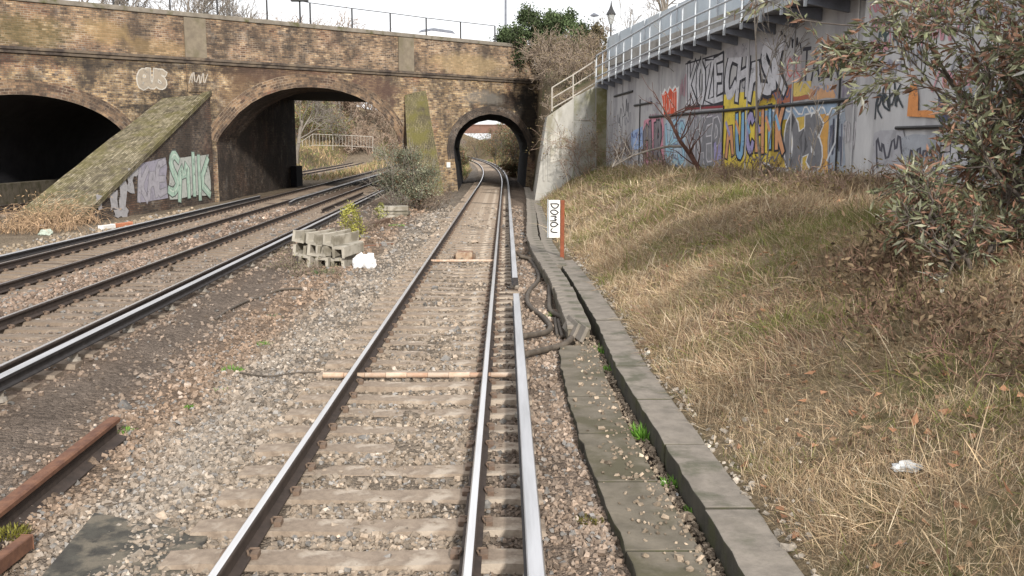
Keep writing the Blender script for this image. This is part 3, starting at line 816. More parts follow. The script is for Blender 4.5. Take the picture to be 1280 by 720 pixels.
for h, r in ((1.2, .035), (.68, .03), (.24, .028)):
    mb = MB(); mb.tube([(ox(y) - .08 - (.05 if h < 1 else 0), y, dz(y) + h) for y in YS], r, 6); mb.build('handrail', M_steel, wk)

# white concrete abutment between the tunnel mouth and the walkway
M_abut = simple("abutment_whitewashed", (0.45, 0.44, 0.405), (0.32, 0.31, 0.28), 1.6, 0.92, c3=(0.24, 0.225, 0.17), s3=1.0, t3=0.56, bd=0.008, stretch=(1, 1, 0.4))
M_abut2 = simple("abutment_grey", (0.36, 0.355, 0.33), (0.27, 0.265, 0.24), 1.5, 0.92, c3=(0.20, 0.195, 0.13), s3=0.6, t3=0.55, bd=0.006)
ab = thing('concrete_abutment', 'whitewashed stained concrete abutment with sloping top right of the tunnel mouth', 'abutment', (3, 43.5, 0.5))
AY = 43.35
def ay(px, py, o=0.0): return at_y(px, py, AY - o)
P = [ay(667, 226), ay(684, 146), ay(692, 140), ay(716, 123.5), ay(745, 106.5), ay(771, 106), ay(771, 222)]
P[0].z = -.4; P[-1].z = -.4
mb = MB(); n = len(P); V = [(p.x, AY, p.z) for p in P] + [(p.x + (.35 if i < 2 else 0), AY + 14, p.z) for i, p in enumerate(P)]
mb.add(V, [tuple(range(n)), tuple(range(n, 2 * n))[::-1]] + [(i, n + i, n + (i + 1) % n, (i + 1) % n) for i in range(n)])
mb.build('abutment_wall', M_abut, ab)
def panel(poly, o, mat, name, parent=ab):
    q = [ay(x, y, o) for x, y in poly]; k = len(q)
    V = [tuple(p) for p in q] + [(p.x, AY - .002, p.z) for p in q]
    mb = MB(); mb.add(V, [tuple(range(k)), tuple(range(k, 2 * k))[::-1]] + [(i, k + i, k + (i + 1) % k, (i + 1) % k) for i in range(k)])
    return mb.build(name, mat, parent)
panel([(717.5, 121), (744, 110), (744, 150.5), (717.5, 150.5)], .03, M_abut2, 'wall_panel')
panel([(717.5, 152), (744, 152), (744, 225), (717.5, 225)], .03, M_abut2, 'wall_panel')
panel([(745.5, 110), (770, 112), (770, 225), (745.5, 225)], .025, simple("abutment_damp", (0.30, 0.285, 0.22), (0.2, 0.19, 0.12), 1.2, 0.95, c3=(0.14, 0.13, 0.06), s3=.8, t3=.5, bd=.006), 'wall_panel')
for x in (680, 686, 716):
    panel([(x - 1, 178 if x < 685 else 166), (x + 1, 178 if x < 685 else 166), (x + 1, 226), (x - 1, 226)], .06, M_abut, 'pilaster')
for x0, x1 in ((688, 699), (702, 711)):
    panel([(x0, 168), (x1, 165), (x1, 200), (x0, 203)], .02, simple("abutment_panel_stain", (0.27, 0.255, 0.19), (0.36, 0.345, 0.29), 2.0, 0.95, c3=(0.5, 0.48, 0.43), s3=1.2, t3=.5), 'worn_panel')
rl = thing('stair_handrail', 'beige handrail of three bars sloping down beside the walkway end', 'handrail', (3, 43.6, 4))
pb = [((690, 139), (690, 109.5)), ((716.5, 124), (716.5, 93.5)), ((744.5, 107), (744.5, 75.5))]
tops = []
for (b0, t0) in pb:
    a_, b_ = at_y(*b0, AY + .2), at_y(*t0, AY + .2)
    mb = MB(); mb.tube([a_, b_], .035, 6); mb.build('post', M_rail_pale, rl); tops.append((a_, b_))
for f in (1.0, .55, .12):
    mb = MB(); mb.tube([a_.lerp(b_, f) for a_, b_ in tops], .03, 6); mb.build('bar', M_rail_pale, rl)

# ------------------------------------------------------------------ graffiti: painted strokes on the walls
FONT = {
 'A': [[(0, 0), (.5, 1), (1, 0)], [(.2, .38), (.8, .38)]], 'C': [[(1, .85), (.7, 1), (.25, .9), (0, .5), (.25, .1), (.7, 0), (1, .18)]],
 'D': [[(0, 0), (0, 1), (.65, .9), (1, .5), (.65, .1), (0, 0)]], 'E': [[(1, 1), (0, .97), (.05, .5), (0, 0), (1, .05)], [(.05, .5), (.8, .52)]],
 'G': [[(1, .8), (.6, 1), (.1, .75), (0, .35), (.4, 0), (.95, .15), (.95, .5), (.5, .48)]], 'H': [[(0, 0), (.05, 1)], [(.95, 0), (1, 1)], [(.05, .5), (.95, .55)]],
 'I': [[(.5, 0), (.5, 1)]], 'J': [[(.9, 1), (.85, .2), (.5, 0), (.1, .2)]], 'K': [[(0, 0), (0, 1)], [(1, 1), (.1, .45), (1, 0)]],
 'L': [[(0, 1), (0, .05), (1, 0)]], 'M': [[(0, 0), (.1, 1), (.5, .35), (.9, 1), (1, 0)]], 'N': [[(0, 0), (.05, 1), (.95, 0), (1, 1)]],
 'O': [[(.5, 1), (.1, .8), (0, .4), (.2, .05), (.6, 0), (.95, .3), (.95, .75), (.5, 1)]], 'P': [[(0, 0), (.05, 1), (.8, .95), (.9, .6), (.05, .45)]],
 'R': [[(0, 0), (.05, 1), (.8, .95), (.85, .6), (.1, .5), (1, 0)]], 'S': [[(1, .85), (.5, 1), (.1, .8), (.3, .55), (.85, .4), (.9, .12), (.45, 0), (0, .15)]],
 'T': [[(0, .95), (1, 1)], [(.5, .98), (.5, 0)]], 'U': [[(0, 1), (.05, .2), (.5, 0), (.95, .2), (1, 1)]], 'V': [[(0, 1), (.5, 0), (1, 1)]],
 'W': [[(0, 1), (.25, 0), (.5, .7), (.75, 0), (1, 1)]], 'Y': [[(0, 1), (.5, .5), (1, 1)], [(.5, .5), (.45, 0)]], 'Z': [[(0, .95), (1, 1), (0, .05), (1, 0)]],
}
PAINT = {}
def paint(rgb):
    if rgb not in PAINT:
        d = tuple(k * 0.62 + 0.04 for k in rgb)
        m = simple("spray_paint", rgb, tuple(k * .82 for k in rgb), 5, 0.8, c3=d, s3=2.5, t3=.6, bd=0)
        nt = m.node_tree; bs = nt.nodes['Principled BSDF']                 # worn through in small flakes
        v = coord(nt); f = math_(nt, 'ADD', math_(nt, 'MULTIPLY', noise(nt, v, 2.6, 4, .7), .6), math_(nt, 'MULTIPLY', noise(nt, v, 22, 5, .75), .4))
        nt.links.new(ramp(nt, f, [(.36, .25), (.43, 1.0)]), bs.inputs['Alpha'])
        PAINT[rgb] = m
    return PAINT[rgb]
class Wallpaint:
    """2-D strokes laid on an upright plane X = a + b*Y (or on a plane of constant Y), each a hair proud of the last"""
    def __init__(s, proj, nrm, name, parent, label):
        s.proj, s.nrm, s.name, s.parent, s.label = proj, Vector(nrm), name, parent, label
        s.o = .004; s.mb = MB(); s.mats = []
    def mi(s, rgb):
        m = paint(rgb)
        if m not in s.mats: s.mats.append(m)
        return s.mats.index(m)
    def fill(s, poly, rgb, jag=0):
        s.o += .0007
        q = [s.proj(*p) + s.nrm * s.o for p in poly]
        s.mb.add(q, [tuple(range(len(q)))], s.mi(rgb)); return s
    def line(s, pts, w, rgb, closed=False):
        s.o += .0006
        q = [s.proj(*p) for p in pts]
        up = Vector((0, 0, 1)); hz = s.nrm.cross(up).normalized(); up = hz.cross(s.nrm).normalized()
        P = [(p.dot(hz), p.dot(up)) for p in q]
        base = q[0] - hz * P[0][0] - up * P[0][1] + s.nrm * s.o
        n = len(P); V = []
        for i in range(n):
            a_, b_ = P[max(i - 1, 0)], P[min(i + 1, n - 1)]
            tx, ty = b_[0] - a_[0], b_[1] - a_[1]; l = math.hypot(tx, ty) or 1
            nx_, ny_ = -ty / l, tx / l
            ww = w / 2 * (1.0 if 0 < i < n - 1 else .8)
            ex = 0
            if i == 0: ex = -w * .35
            if i == n - 1: ex = w * .35
            for sg in (-1, 1):
                V.append(base + hz * (P[i][0] + nx_ * ww * sg + tx / l * ex) + up * (P[i][1] + ny_ * ww * sg + ty / l * ex))
        s.mb.add(V, [(2 * i, 2 * i + 1, 2 * i + 3, 2 * i + 2) for i in range(n - 1)], s.mi(rgb)); return s
    def text(s, txt, quad, fillc, outc, wf, wo, seed=0, gap=.12, wild=.06, smooth=True, hi=None):
        """quad: pixel corners (bottom-left, bottom-right, top-right, top-left)"""
        rg = random.Random(seed); n = len(txt)
        bl, br_, tr_, tl_ = [Vector((*p, 0)) for p in quad]
        def m(u, v):
            p = bl.lerp(br_, u).lerp(tl_.lerp(tr_, u), v); return (p.x, p.y)
        strokes = []
        for i, ch in enumerate(txt):
            sc = (1 - gap) / n
            jy = rg.uniform(-wild, wild)
            for st in FONT[ch]:
                pts = [((i + (x * (1 - gap) + gap / 2)) / n + rg.uniform(-wild, wild) * .25 / n, y + jy + rg.uniform(-wild, wild)) for x, y in st]
                if smooth and len(pts) > 2:
                    q = [pts[0]]
                    for a_, b_, c_ in zip(pts[:-2], pts[1:-1], pts[2:]):
                        q += [((a_[0] * .3 + b_[0] * .7), (a_[1] * .3 + b_[1] * .7)), ((c_[0] * .3 + b_[0] * .7), (c_[1] * .3 + b_[1] * .7))]
                    pts = q + [pts[-1]]
                strokes.append([m(u, v) for u, v in pts])
        if outc is not None:
            for st in strokes: s.line(st, wf + 2 * wo, outc)
        for st in strokes: s.line(st, wf, fillc)
        if hi is not None:
            for st in strokes: s.line([(x + .6, y - .6) for x, y in st], wf * .18, hi)
        return s
    def scribble(s, box, rgb, w, seed, n=14):
        rg = random.Random(seed); x0, y0, x1, y1 = box
        pts = [(x0 + (x1 - x0) * (i / n) + rg.uniform(-1, 1) * (x1 - x0) / n * .9, (y0 if i % 2 else y1) + rg.uniform(-.3, .3) * (y1 - y0)) for i in range(n + 1)]
        q = [pts[0]]
        for a_, b_, c_ in zip(pts[:-2], pts[1:-1], pts[2:]):
            q += [((a_[0] * .25 + b_[0] * .75), (a_[1] * .25 + b_[1] * .75)), ((c_[0] * .25 + b_[0] * .75), (c_[1] * .25 + b_[1] * .75))]
        return s.line(q + [pts[-1]], w, rgb)
    def done(s):
        o = s.mb.build(s.name, s.mats, s.parent)
        if s.label: o['label'] = s.label
        return o
kn = math.sqrt(1 + WB * WB); WN = (-1 / kn, WB / kn, 0)
def G(label, parent=wall): return Wallpaint(lambda x, y: gw(x, y), WN, 'graffiti', parent, label)
SIL, BLK_, WHT, YLW, ORG, BLU, LIL, RED, PNK, GRY = (.56, .56, .60), (.035, .035, .045), (.76, .76, .76), (.74, .57, .08), (.66, .33, .17), (.24, .45, .66), (.36, .33, .55), (.60, .10, .05), (.60, .27, .34), (.18, .18, .20)
def jag(poly, n=3, j=1.5, seed=0):
    rg = random.Random(seed); out_ = []
    for a_, b_ in zip(poly, poly[1:] + poly[:1]):
        out_ += [(a_[0] + (b_[0] - a_[0]) * k / n + rg.uniform(-j, j), a_[1] + (b_[1] - a_[1]) * k / n + rg.uniform(-j, j)) for k in range(n)]
    return out_
g = G('faint older tags between the main pieces')
for k, b_ in enumerate([(770, 140, 790, 160), (805, 120, 824, 140), (774, 172, 788, 202), (850, 92, 858, 130), (906, 96, 960, 116), (862, 138, 900, 148), (1004, 102, 1044, 112), (1036, 56, 1062, 78), (930, 190, 982, 204), (1052, 100, 1066, 128), (1054, 150, 1072, 200), (812, 142, 828, 150)]): g.scribble(b_, [(.16, .16, .19), (.30, .27, .33), (.5, .48, .5), (.40, .24, .28)][k % 4], [.05, .04, .06][k % 3], 170 + k, 10)
g.fill(jag([(906, 60), (980, 44), (984, 60), (908, 74)], 4, 2), (.40, .39, .42)).done()
g = G('blue patch with dark scribbles'); g.fill(jag([(788, 166), (803, 158), (804, 188), (790, 186)], 3, 1), (.32, .43, .66)).scribble((789, 164, 803, 176), (.1, .13, .3), .06, 3).scribble((775, 168, 790, 200), BLK_, .05, 4, 9).scribble((774, 122, 787, 150), (.09, .09, .1), .07, 5, 8).done()
g = G('grey letters with pink outline'); g.fill(jag([(804, 150), (829, 147), (830, 208), (804, 206)], 4, 1.5), PNK).text('MUR', [(805, 203), (828, 205), (827, 152), (805, 153)], (.22, .2, .22), BLK_, .28, .10, 2).scribble((803, 196, 830, 208), (.55, .3, .36), .1, 6, 8).done()
g = G('red crown like letters with white outline'); g.fill([(825, 113), (828, 117), (831, 110), (834, 115), (837, 107), (840, 112), (844, 106), (846, 110), (849, 107), (847, 143), (829, 146), (827, 130)], WHT).fill([(827, 117), (829, 120), (832, 113), (835, 118), (838, 110), (841, 115), (844.5, 109), (846, 114), (846, 142), (830, 145), (829, 130)], (.70, .10, .04)).text('TONT', [(829, 142), (846, 139), (846, 115), (828, 119)], (.78, .5, .44), None, .06, .0, 5).done()
g = G('pale blue letters'); g.fill(jag([(831, 150), (857, 148), (857, 206), (832, 206)], 4, 1.5), (.42, .52, .60)).text('WES', [(832, 203), (856, 204), (856, 152), (832, 155)], (.33, .55, .68), (.2, .24, .34), .2, .07, 8).done()
g = G('silver block letters reading KOZE'); g.fill([(858, 80), (905, 66), (904.5, 133), (857.5, 134)], SIL).text('KOZE', [(860, 128), (904, 126), (904, 73), (860, 82)], (.60, .60, .64), BLK_, .24, .10, 11, gap=.25, wild=.02, smooth=False)
g.line([(857, 136), (904, 133)], .10, (.28, .05, .06)).line([(857, 134), (904, 130.5)], .07, BLK_).line([(857.5, 80), (905, 66)], .06, BLK_).line([(905, 66), (904.5, 133)], .06, BLK_).done()
g = G('grey letters with white outline'); g.fill(jag([(858, 148), (903, 142), (902, 208), (858, 208)], 5, 1.5), (.27, .27, .29)).text('VNEP', [(859, 204), (902, 205), (901, 148), (859, 152)], (.22, .22, .24), (.60, .58, .62), .24, .05, 14).scribble((893, 175, 904, 205), LIL, .12, 2, 6).done()
g = G('yellow background with orange, blue and lilac letters')
g.fill(jag([(904, 118), (962, 112), (985, 152), (984, 206), (940, 214), (903, 212)], 4, 1.2), YLW)
cl = [ORG, BLU, LIL, ORG, BLU, ORG]
for i, ch in enumerate('AUCHIK'):
    x0 = 906 + i * 12.6; x1 = x0 + 12.2; y0 = 193 - i * 1.8; y1 = 144 - i * 1.6
    g.text(ch, [(x0, y0), (x1, y0 + (4 if i % 2 else -3)), (x1, y1), (x0 + 1, y1)], cl[i], BLK_, .22, .075, 30 + i, gap=.35, wild=.05)
    g.line([(x0 + 2, y1 + 10), (x0 + 6, y1 + 24)], .16, cl[(i + 2) % 3])
g.done()
g = G('large silver letters with black outline'); g.text('CHASK', [(905, 116), (982, 112), (980, 52), (910, 66)], SIL, BLK_, .30, .10, 21, gap=.2, wild=.1).done()
g = G('black brush letters reading TAEN'); g.text('TAEN', [(1001, 100), (1050, 96), (1051, 59), (1003, 64)], (.05, .05, .065), None, .11, 0, 23, gap=.25, wild=.07, smooth=False).scribble((983, 46, 1002, 64), BLK_, .05, 9, 10).done()
g = G('pink patch with red letters'); g.fill(jag([(982, 71), (1002, 69), (1002, 99), (982, 101)], 3, 1), (.47, .40, .41)).text('OK', [(984, 95), (1001, 96), (1000, 73), (984, 74)], (.62, .16, .15), None, .05, 0, 25).done()
g = G('orange and brown band'); g.fill(jag([(945, 122), (962, 112), (992, 104), (1014, 102), (1012, 124), (945, 133)], 3, 1), (.42, .15, .09)).fill(jag([(990, 104), (1014, 101), (1014, 118), (992, 120)], 3, 1), (.68, .52, .16)).fill(jag([(1012, 108), (1045, 106), (1044, 122), (1011, 124)], 3, 1.2), (.62, .36, .2)).scribble((960, 110, 990, 126), (.12, .12, .2), .06, 12, 12).scribble((1020, 104, 1045, 118), (.3, .33, .42), .05, 13, 10).done()
g = G('big grey rounded letters with white outline'); g.fill(jag([(962, 146), (1034, 138), (1034, 214), (965, 208)], 4, 1.5), (.64, .45, .10)).fill(jag([(1020, 140), (1036, 138), (1034, 216), (1020, 215)], 4, 1), (.66, .36, .1)).fill(jag([(945, 140), (1046, 126), (1046, 140), (1020, 143), (955, 152)], 4, 1.2), (.30, .40, .53))
g.text('ONS', [(983, 210), (1026, 205), (1026, 148), (983, 152)], (.20, .20, .215), WHT, .36, .06, 33, gap=.18, wild=.04).scribble((950, 132, 1046, 144), WHT, .05, 15, 16)
g.line([(952, 203), (968, 210), (980, 224), (996, 218), (1004, 226), (1014, 219), (1022, 228), (1030, 214)], .10, WHT).line([(956, 207), (970, 215), (982, 229), (998, 222)], .10, BLK_).fill(jag([(997, 212), (1003, 220), (999, 232), (994, 222)], 2, .8), (.55, .2, .2)).done()
g = G('blue and white strokes'); g.fill(jag([(1036, 140), (1056, 134), (1056, 214), (1034, 214)], 4, 2), (.32, .36, .42)).scribble((1036, 145, 1054, 205), (.14, .15, .2), .08, 17, 9).line([(1034, 200), (1044, 178), (1046, 150), (1052, 140)], .07, (.62, .64, .66)).done()
kp = lambda x, y: gw(x, y, .383)
g = Wallpaint(kp, WN, 'graffiti', wall, 'pink scribbles and black tags on the pale pier')
for k, b_ in enumerate([(1088, 2, 1118, 18), (1120, -2, 1150, 14), (1090, 22, 1112, 44), (1120, 28, 1140, 48), (1150, 4, 1180, 24)]): g.scribble(b_, (.62, .28, .33), .045, 40 + k, 10)
g.text('MEA', [(1098, 58), (1124, 58), (1122, 28), (1099, 30)], (.07, .10, .10), None, .055, 0, 44, wild=.1).text('REHK', [(1094, 141), (1130, 138), (1127, 108), (1096, 113)], (.05, .06, .07), None, .05, 0, 45, wild=.2).scribble((1096, 116, 1126, 136), (.05, .06, .07), .045, 48, 9)
for k, b_ in enumerate([(1090, 48, 1112, 66), (1126, 56, 1160, 84), (1094, 70, 1128, 96), (1150, 30, 1200, 52), (1190, 60, 1240, 90), (1200, 2, 1270, 30), (1170, 88, 1230, 112)]): g.scribble(b_, [(.58, .30, .34), (.30, .30, .34), (.34, .33, .40)][k % 3], .05, 140 + k, 11)
for k, b_ in enumerate([(1092, 165, 1130, 205), (1130, 170, 1175, 215), (1180, 175, 1230, 225), (1240, 168, 1278, 205), (1200, 110, 1270, 150)]): g.fill(jag([(b_[0], b_[1]), (b_[2], b_[1] - 3), (b_[2], b_[3]), (b_[0], b_[3])], 4, 3, k), [(.40, .40, .43), (.36, .38, .42), (.45, .40, .40)][k % 3]).scribble((b_[0] + 3, b_[1] + 4, b_[2] - 3, b_[3] - 4), (.08, .08, .1), .07, 150 + k, 8)
g.text('NEOS', [(1182, 222), (1232, 226), (1232, 176), (1182, 178)], (.5, .5, .53), (.07, .07, .09), .16, .05, 47, wild=.1)
g.fill(jag([(1135, 145), (1140, 105), (1148, 105), (1150, 138), (1168, 138), (1172, 147)], 2, 1), (.66, .28, .1)).fill(jag([(1174, 120), (1184, 118), (1190, 150), (1176, 152)], 2, 1), (.09, .1, .16)).fill(jag([(1240, 60), (1262, 55), (1264, 72), (1242, 76)], 2, 1), (.62, .34, .18)).fill(jag([(1225, 170), (1275, 150), (1290, 200), (1240, 215)], 2, 2), (.33, .34, .38)).fill(jag([(1248, 222), (1262, 215), (1266, 242), (1250, 246)], 2, 1), (.6, .3, .15)).done()

# graffiti on the wing buttress and on the spandrel
wdir = (WING_FOOT - WING_TOP); wa_b = wdir.x / wdir.y; wa_a = WING_TOP.x - wa_b * WING_TOP.y
kk = math.sqrt(1 + wa_b ** 2)
g = Wallpaint(lambda x, y: at_line(x, y, wa_a + .004, wa_b), (1 / kk, -wa_b / kk, 0), 'graffiti', wing, 'mint green letters beside faded lilac ones')
g.fill(jag([(172, 206), (207, 197), (209, 246), (173, 254)], 4, 1.5), (.36, .34, .40)).text('KAB', [(173, 250), (208, 243), (206, 204), (174, 212)], (.44, .42, .48), (.2, .19, .22), .3, .06, 50) if 'B' in FONT else g.fill(jag([(172, 206), (207, 197), (209, 246), (173, 254)], 4, 1.5), (.36, .34, .40)).text('KAE', [(173, 250), (208, 243), (206, 204), (174, 212)], (.42, .40, .44), (.26, .25, .27), .3, .05, 50)
g.fill(jag([(210, 200), (259, 193), (263, 243), (212, 248)], 5, 2), (.50, .52, .48)).text('SMIK', [(211, 245), (262, 240), (259, 196), (211, 200)], (.42, .57, .47), (.12, .13, .12), .40, .06, 52, gap=.1, wild=.1, hi=(.62, .72, .62))
for k, q in enumerate([(158, 212, 166, 240), (150, 225, 157, 262), (138, 240, 146, 262), (142, 262, 158, 272), (120, 245, 128, 262), (166, 205, 172, 222)]):
    g.fill(jag([(q[0], q[1]), (q[2], q[1] - 2), (q[2], q[3]), (q[0], q[3])], 4, 2.2, k), (.42, .41, .42))
g.done()
nf = (0.9 / 1.3454, -1 / 1.3454, 0)
sp = [c for c in bridge.children if c.name.startswith('spandrel_wall')][0]
g = Wallpaint(lambda x, y: onface(x, y), nf, 'graffiti', sp, 'pale bubble letters')
g.text('GUS', [(173, 109), (207, 108), (206, 88), (174, 87)], (.30, .255, .20), (.46, .43, .38), .22, .05, 60, gap=.1, wild=.06)
g.done()
pil_ = [c for c in bridge.children if c.name.startswith('pilaster')][-1]
g = Wallpaint(lambda x, y: onface(x, y) + Vector(nf) * .053, nf, 'graffiti', pil_, 'white scrawl'); g.scribble((236, 88, 257, 106), (.42, .38, .33), .05, 63, 9).done()
# ------------------------------------------------------------------ ballast stones (uncountable) near the camera
def stones(name, P, S_, cols, seed, mat=None):
    rg = np.random.RandomState(seed); n = len(P)
    cube = np.array([(-1, -1, -1), (1, -1, -1), (1, 1, -1), (-1, 1, -1), (-1, -1, 1), (1, -1, 1), (1, 1, 1), (-1, 1, 1)], float) * 0.5
    V = cube[None] * (1 + rg.uniform(-.42, .42, (n, 8, 3)))
    V[:, 4:, :2] *= 0.72
    V *= (S_[:, None] * rg.uniform(.6, 1.25, (n, 3)))[:, None, :] * np.array([1.15, 1.0, .72])
    q = rg.normal(size=(n, 4)); q[:, 1:3] *= .45; q /= np.linalg.norm(q, axis=1)[:, None]
    w, x, y, z = q.T
    R = np.stack([np.stack([1 - 2 * (y * y + z * z), 2 * (x * y - z * w), 2 * (x * z + y * w)], -1), np.stack([2 * (x * y + z * w), 1 - 2 * (x * x + z * z), 2 * (y * z - x * w)], -1), np.stack([2 * (x * z - y * w), 2 * (y * z + x * w), 1 - 2 * (x * x + y * y)], -1)], 1)
    V = np.einsum('nij,nkj->nki', R, V) + P[:, None, :]
    Fc = np.array([(3, 2, 1, 0), (4, 5, 6, 7), (0, 1, 5, 4), (1, 2, 6, 5), (2, 3, 7, 6), (3, 0, 4, 7)])
    F = (np.arange(n)[:, None, None] * 8 + Fc[None]).reshape(-1, 4)
    return np_mesh(name, V.reshape(-1, 3), F, mat or M_stone, cols=np.repeat(cols, 8, axis=0))
def make_ballast():
    rg = np.random.RandomState(11)
    PX, SZ = [], []
    for (x0, x1, y0, y1, dens, s) in ((-5.0, 0.75, 5.2, 9, 1500, .026), (-8, 0.75, 9, 15, 800, .031), (-10, 0.75, 15, 24, 330, .040), (-14, 0.7, 24, 42, 60, .06), (.62, 1.0, 4.6, 24, 300, .034), (-10, -6, 8, 15, 250, .04)):
        n = int((x1 - x0) * (y1 - y0) * dens)
        PX.append(np.stack([rg.uniform(x0, x1, n), rg.uniform(y0, y1, n)], -1)); SZ.append(s * np.exp(rg.normal(0, .33, n)))
    P = np.concatenate(PX); s = np.concatenate(SZ)
    x, y = P.T
    keep = rg.uniform(size=len(x)) < np.clip(.75 + .5 * nz(x, y, 1.3), .25, 1)
    for c, ys0 in ((tc, 3.6), (ta, 7.0), (tb, 10.0)):
        d = x - c(y)
        keep &= ~((np.abs(np.abs(d) - .7525) < .085))
        f = (y - ys0 + .285) % .57 - .285
        keep &= ~((np.abs(f) < .14) & (np.abs(d) < 1.27) & (rg.uniform(size=len(x)) < np.where(np.abs(d) < .86, .83, .45)))
    keep &= ~(np.abs(x - tc(y) - 1.155) < .09) & ~(np.abs(x - ta(y) - 1.155) < .09)
    dirt = np.exp(-((x - tc(y) + 3.6) / 1.0) ** 2) * .6 + np.exp(-((x - ta(y) - 1.7) / .6) ** 2) * .42      # finer, muddier strip between the tracks
    keep &= rg.uniform(size=len(x)) > dirt
    x, y, s = x[keep], y[keep], s[keep]
    z = ground_z(x, y) + s * rg.uniform(-.1, .28, len(x))
    base = zone_col(x, y)
    k = np.exp(rg.normal(0, .22, len(x)))[:, None]
    hue = rg.uniform(-1, 1, len(x))[:, None] * np.array([.03, 0, -.03]) + 1
    cols = np.clip(base * 1.1 * k * hue + (rg.uniform(size=len(x)) > .975)[:, None] * np.array([.17, .16, .145]), 0, .62)
    grey = (rg.uniform(size=len(x)) < .12)[:, None]
    cols = np.where(grey, cols.mean(1, keepdims=True) * np.array([1.06, 1, .93]), cols)
    tag(stones("ballast_stones", np.stack([x, y, z], -1), s, cols, 12), kind='stuff')
make_ballast()
# pale chippings spilling along the kerb edge and the foot of the bank
def chips():
    rg = np.random.RandomState(21); n = 650
    y = rg.uniform(5, 24, n) ** 1.0; x = kerb_x(y) + rg.exponential(.13, n) - .02
    s = .026 * np.exp(rg.normal(0, .4, n)); z = bank_z(x, y) + .012
    c = np.array([.34, .30, .25]) * np.exp(rg.normal(0, .35, n))[:, None]
    tag(stones("pale_chippings", np.stack([x, y, z], -1), s, np.clip(c, 0, .7), 22), kind='stuff')
chips()
def slot_debris():
    rg = np.random.RandomState(23); n = 1500
    y = rg.uniform(5.2, 13, n); a = np.interp(y, [2, 5.5, 8, 10.5, 13.2], [1.09, 1.07, .93, .90, .99]); b = np.interp(y, [2, 5.8, 10.5, 13.9], [1.62, 1.60, 1.46, 1.50])
    on = rg.uniform(size=n) < .22
    x = np.where(on, a + rg.normal(.12, .12, n), b - .18 - .02 - rg.exponential(.05, n)); x = np.clip(x, a - .2, b - .2)
    z = np.where((x < a + .25), -.135, -.21); s = .022 * np.exp(rg.normal(0, .4, n))
    c = np.array([.25, .20, .15]) * np.exp(rg.normal(0, .35, n))[:, None]
    tag(stones("slab_debris", np.stack([x, y, z], -1), s, np.clip(c, 0, .6), 24), kind='stuff')
slot_debris()

# ------------------------------------------------------------------ grass, leaves, plants
def blades(name, P, D, L, Wd, cols, seed, mat=None, parent=None, bend=.5):
    """tapered bent blades: P roots, D lean directions (unit), L lengths"""
    rg = np.random.RandomState(seed); n = len(P)
    side = np.cross(D, rg.normal(size=(n, 3))); side /= np.linalg.norm(side, axis=1)[:, None] + 1e-9
    drop = np.stack([np.zeros(n), np.zeros(n), -L * bend * rg.uniform(.1, 1, n)], -1)
    mid = P + D * (L * .55)[:, None] + drop * .15
    tip = P + D * L[:, None] + drop * .6
    w = (Wd / 2)[:, None] * side
    V = np.stack([P - w, P + w, mid + w * .8, mid - w * .8, tip], 1)
    i = np.arange(n)[:, None] * 5
    return np_mesh(name, V.reshape(-1, 3), [i + np.array([[0, 1, 2, 3]]), i + np.array([[3, 2, 4]])], mat or M_grass, parent, np.repeat(cols, 5, axis=0))
def unit(v): return v / (np.linalg.norm(v, axis=1)[:, None] + 1e-9)
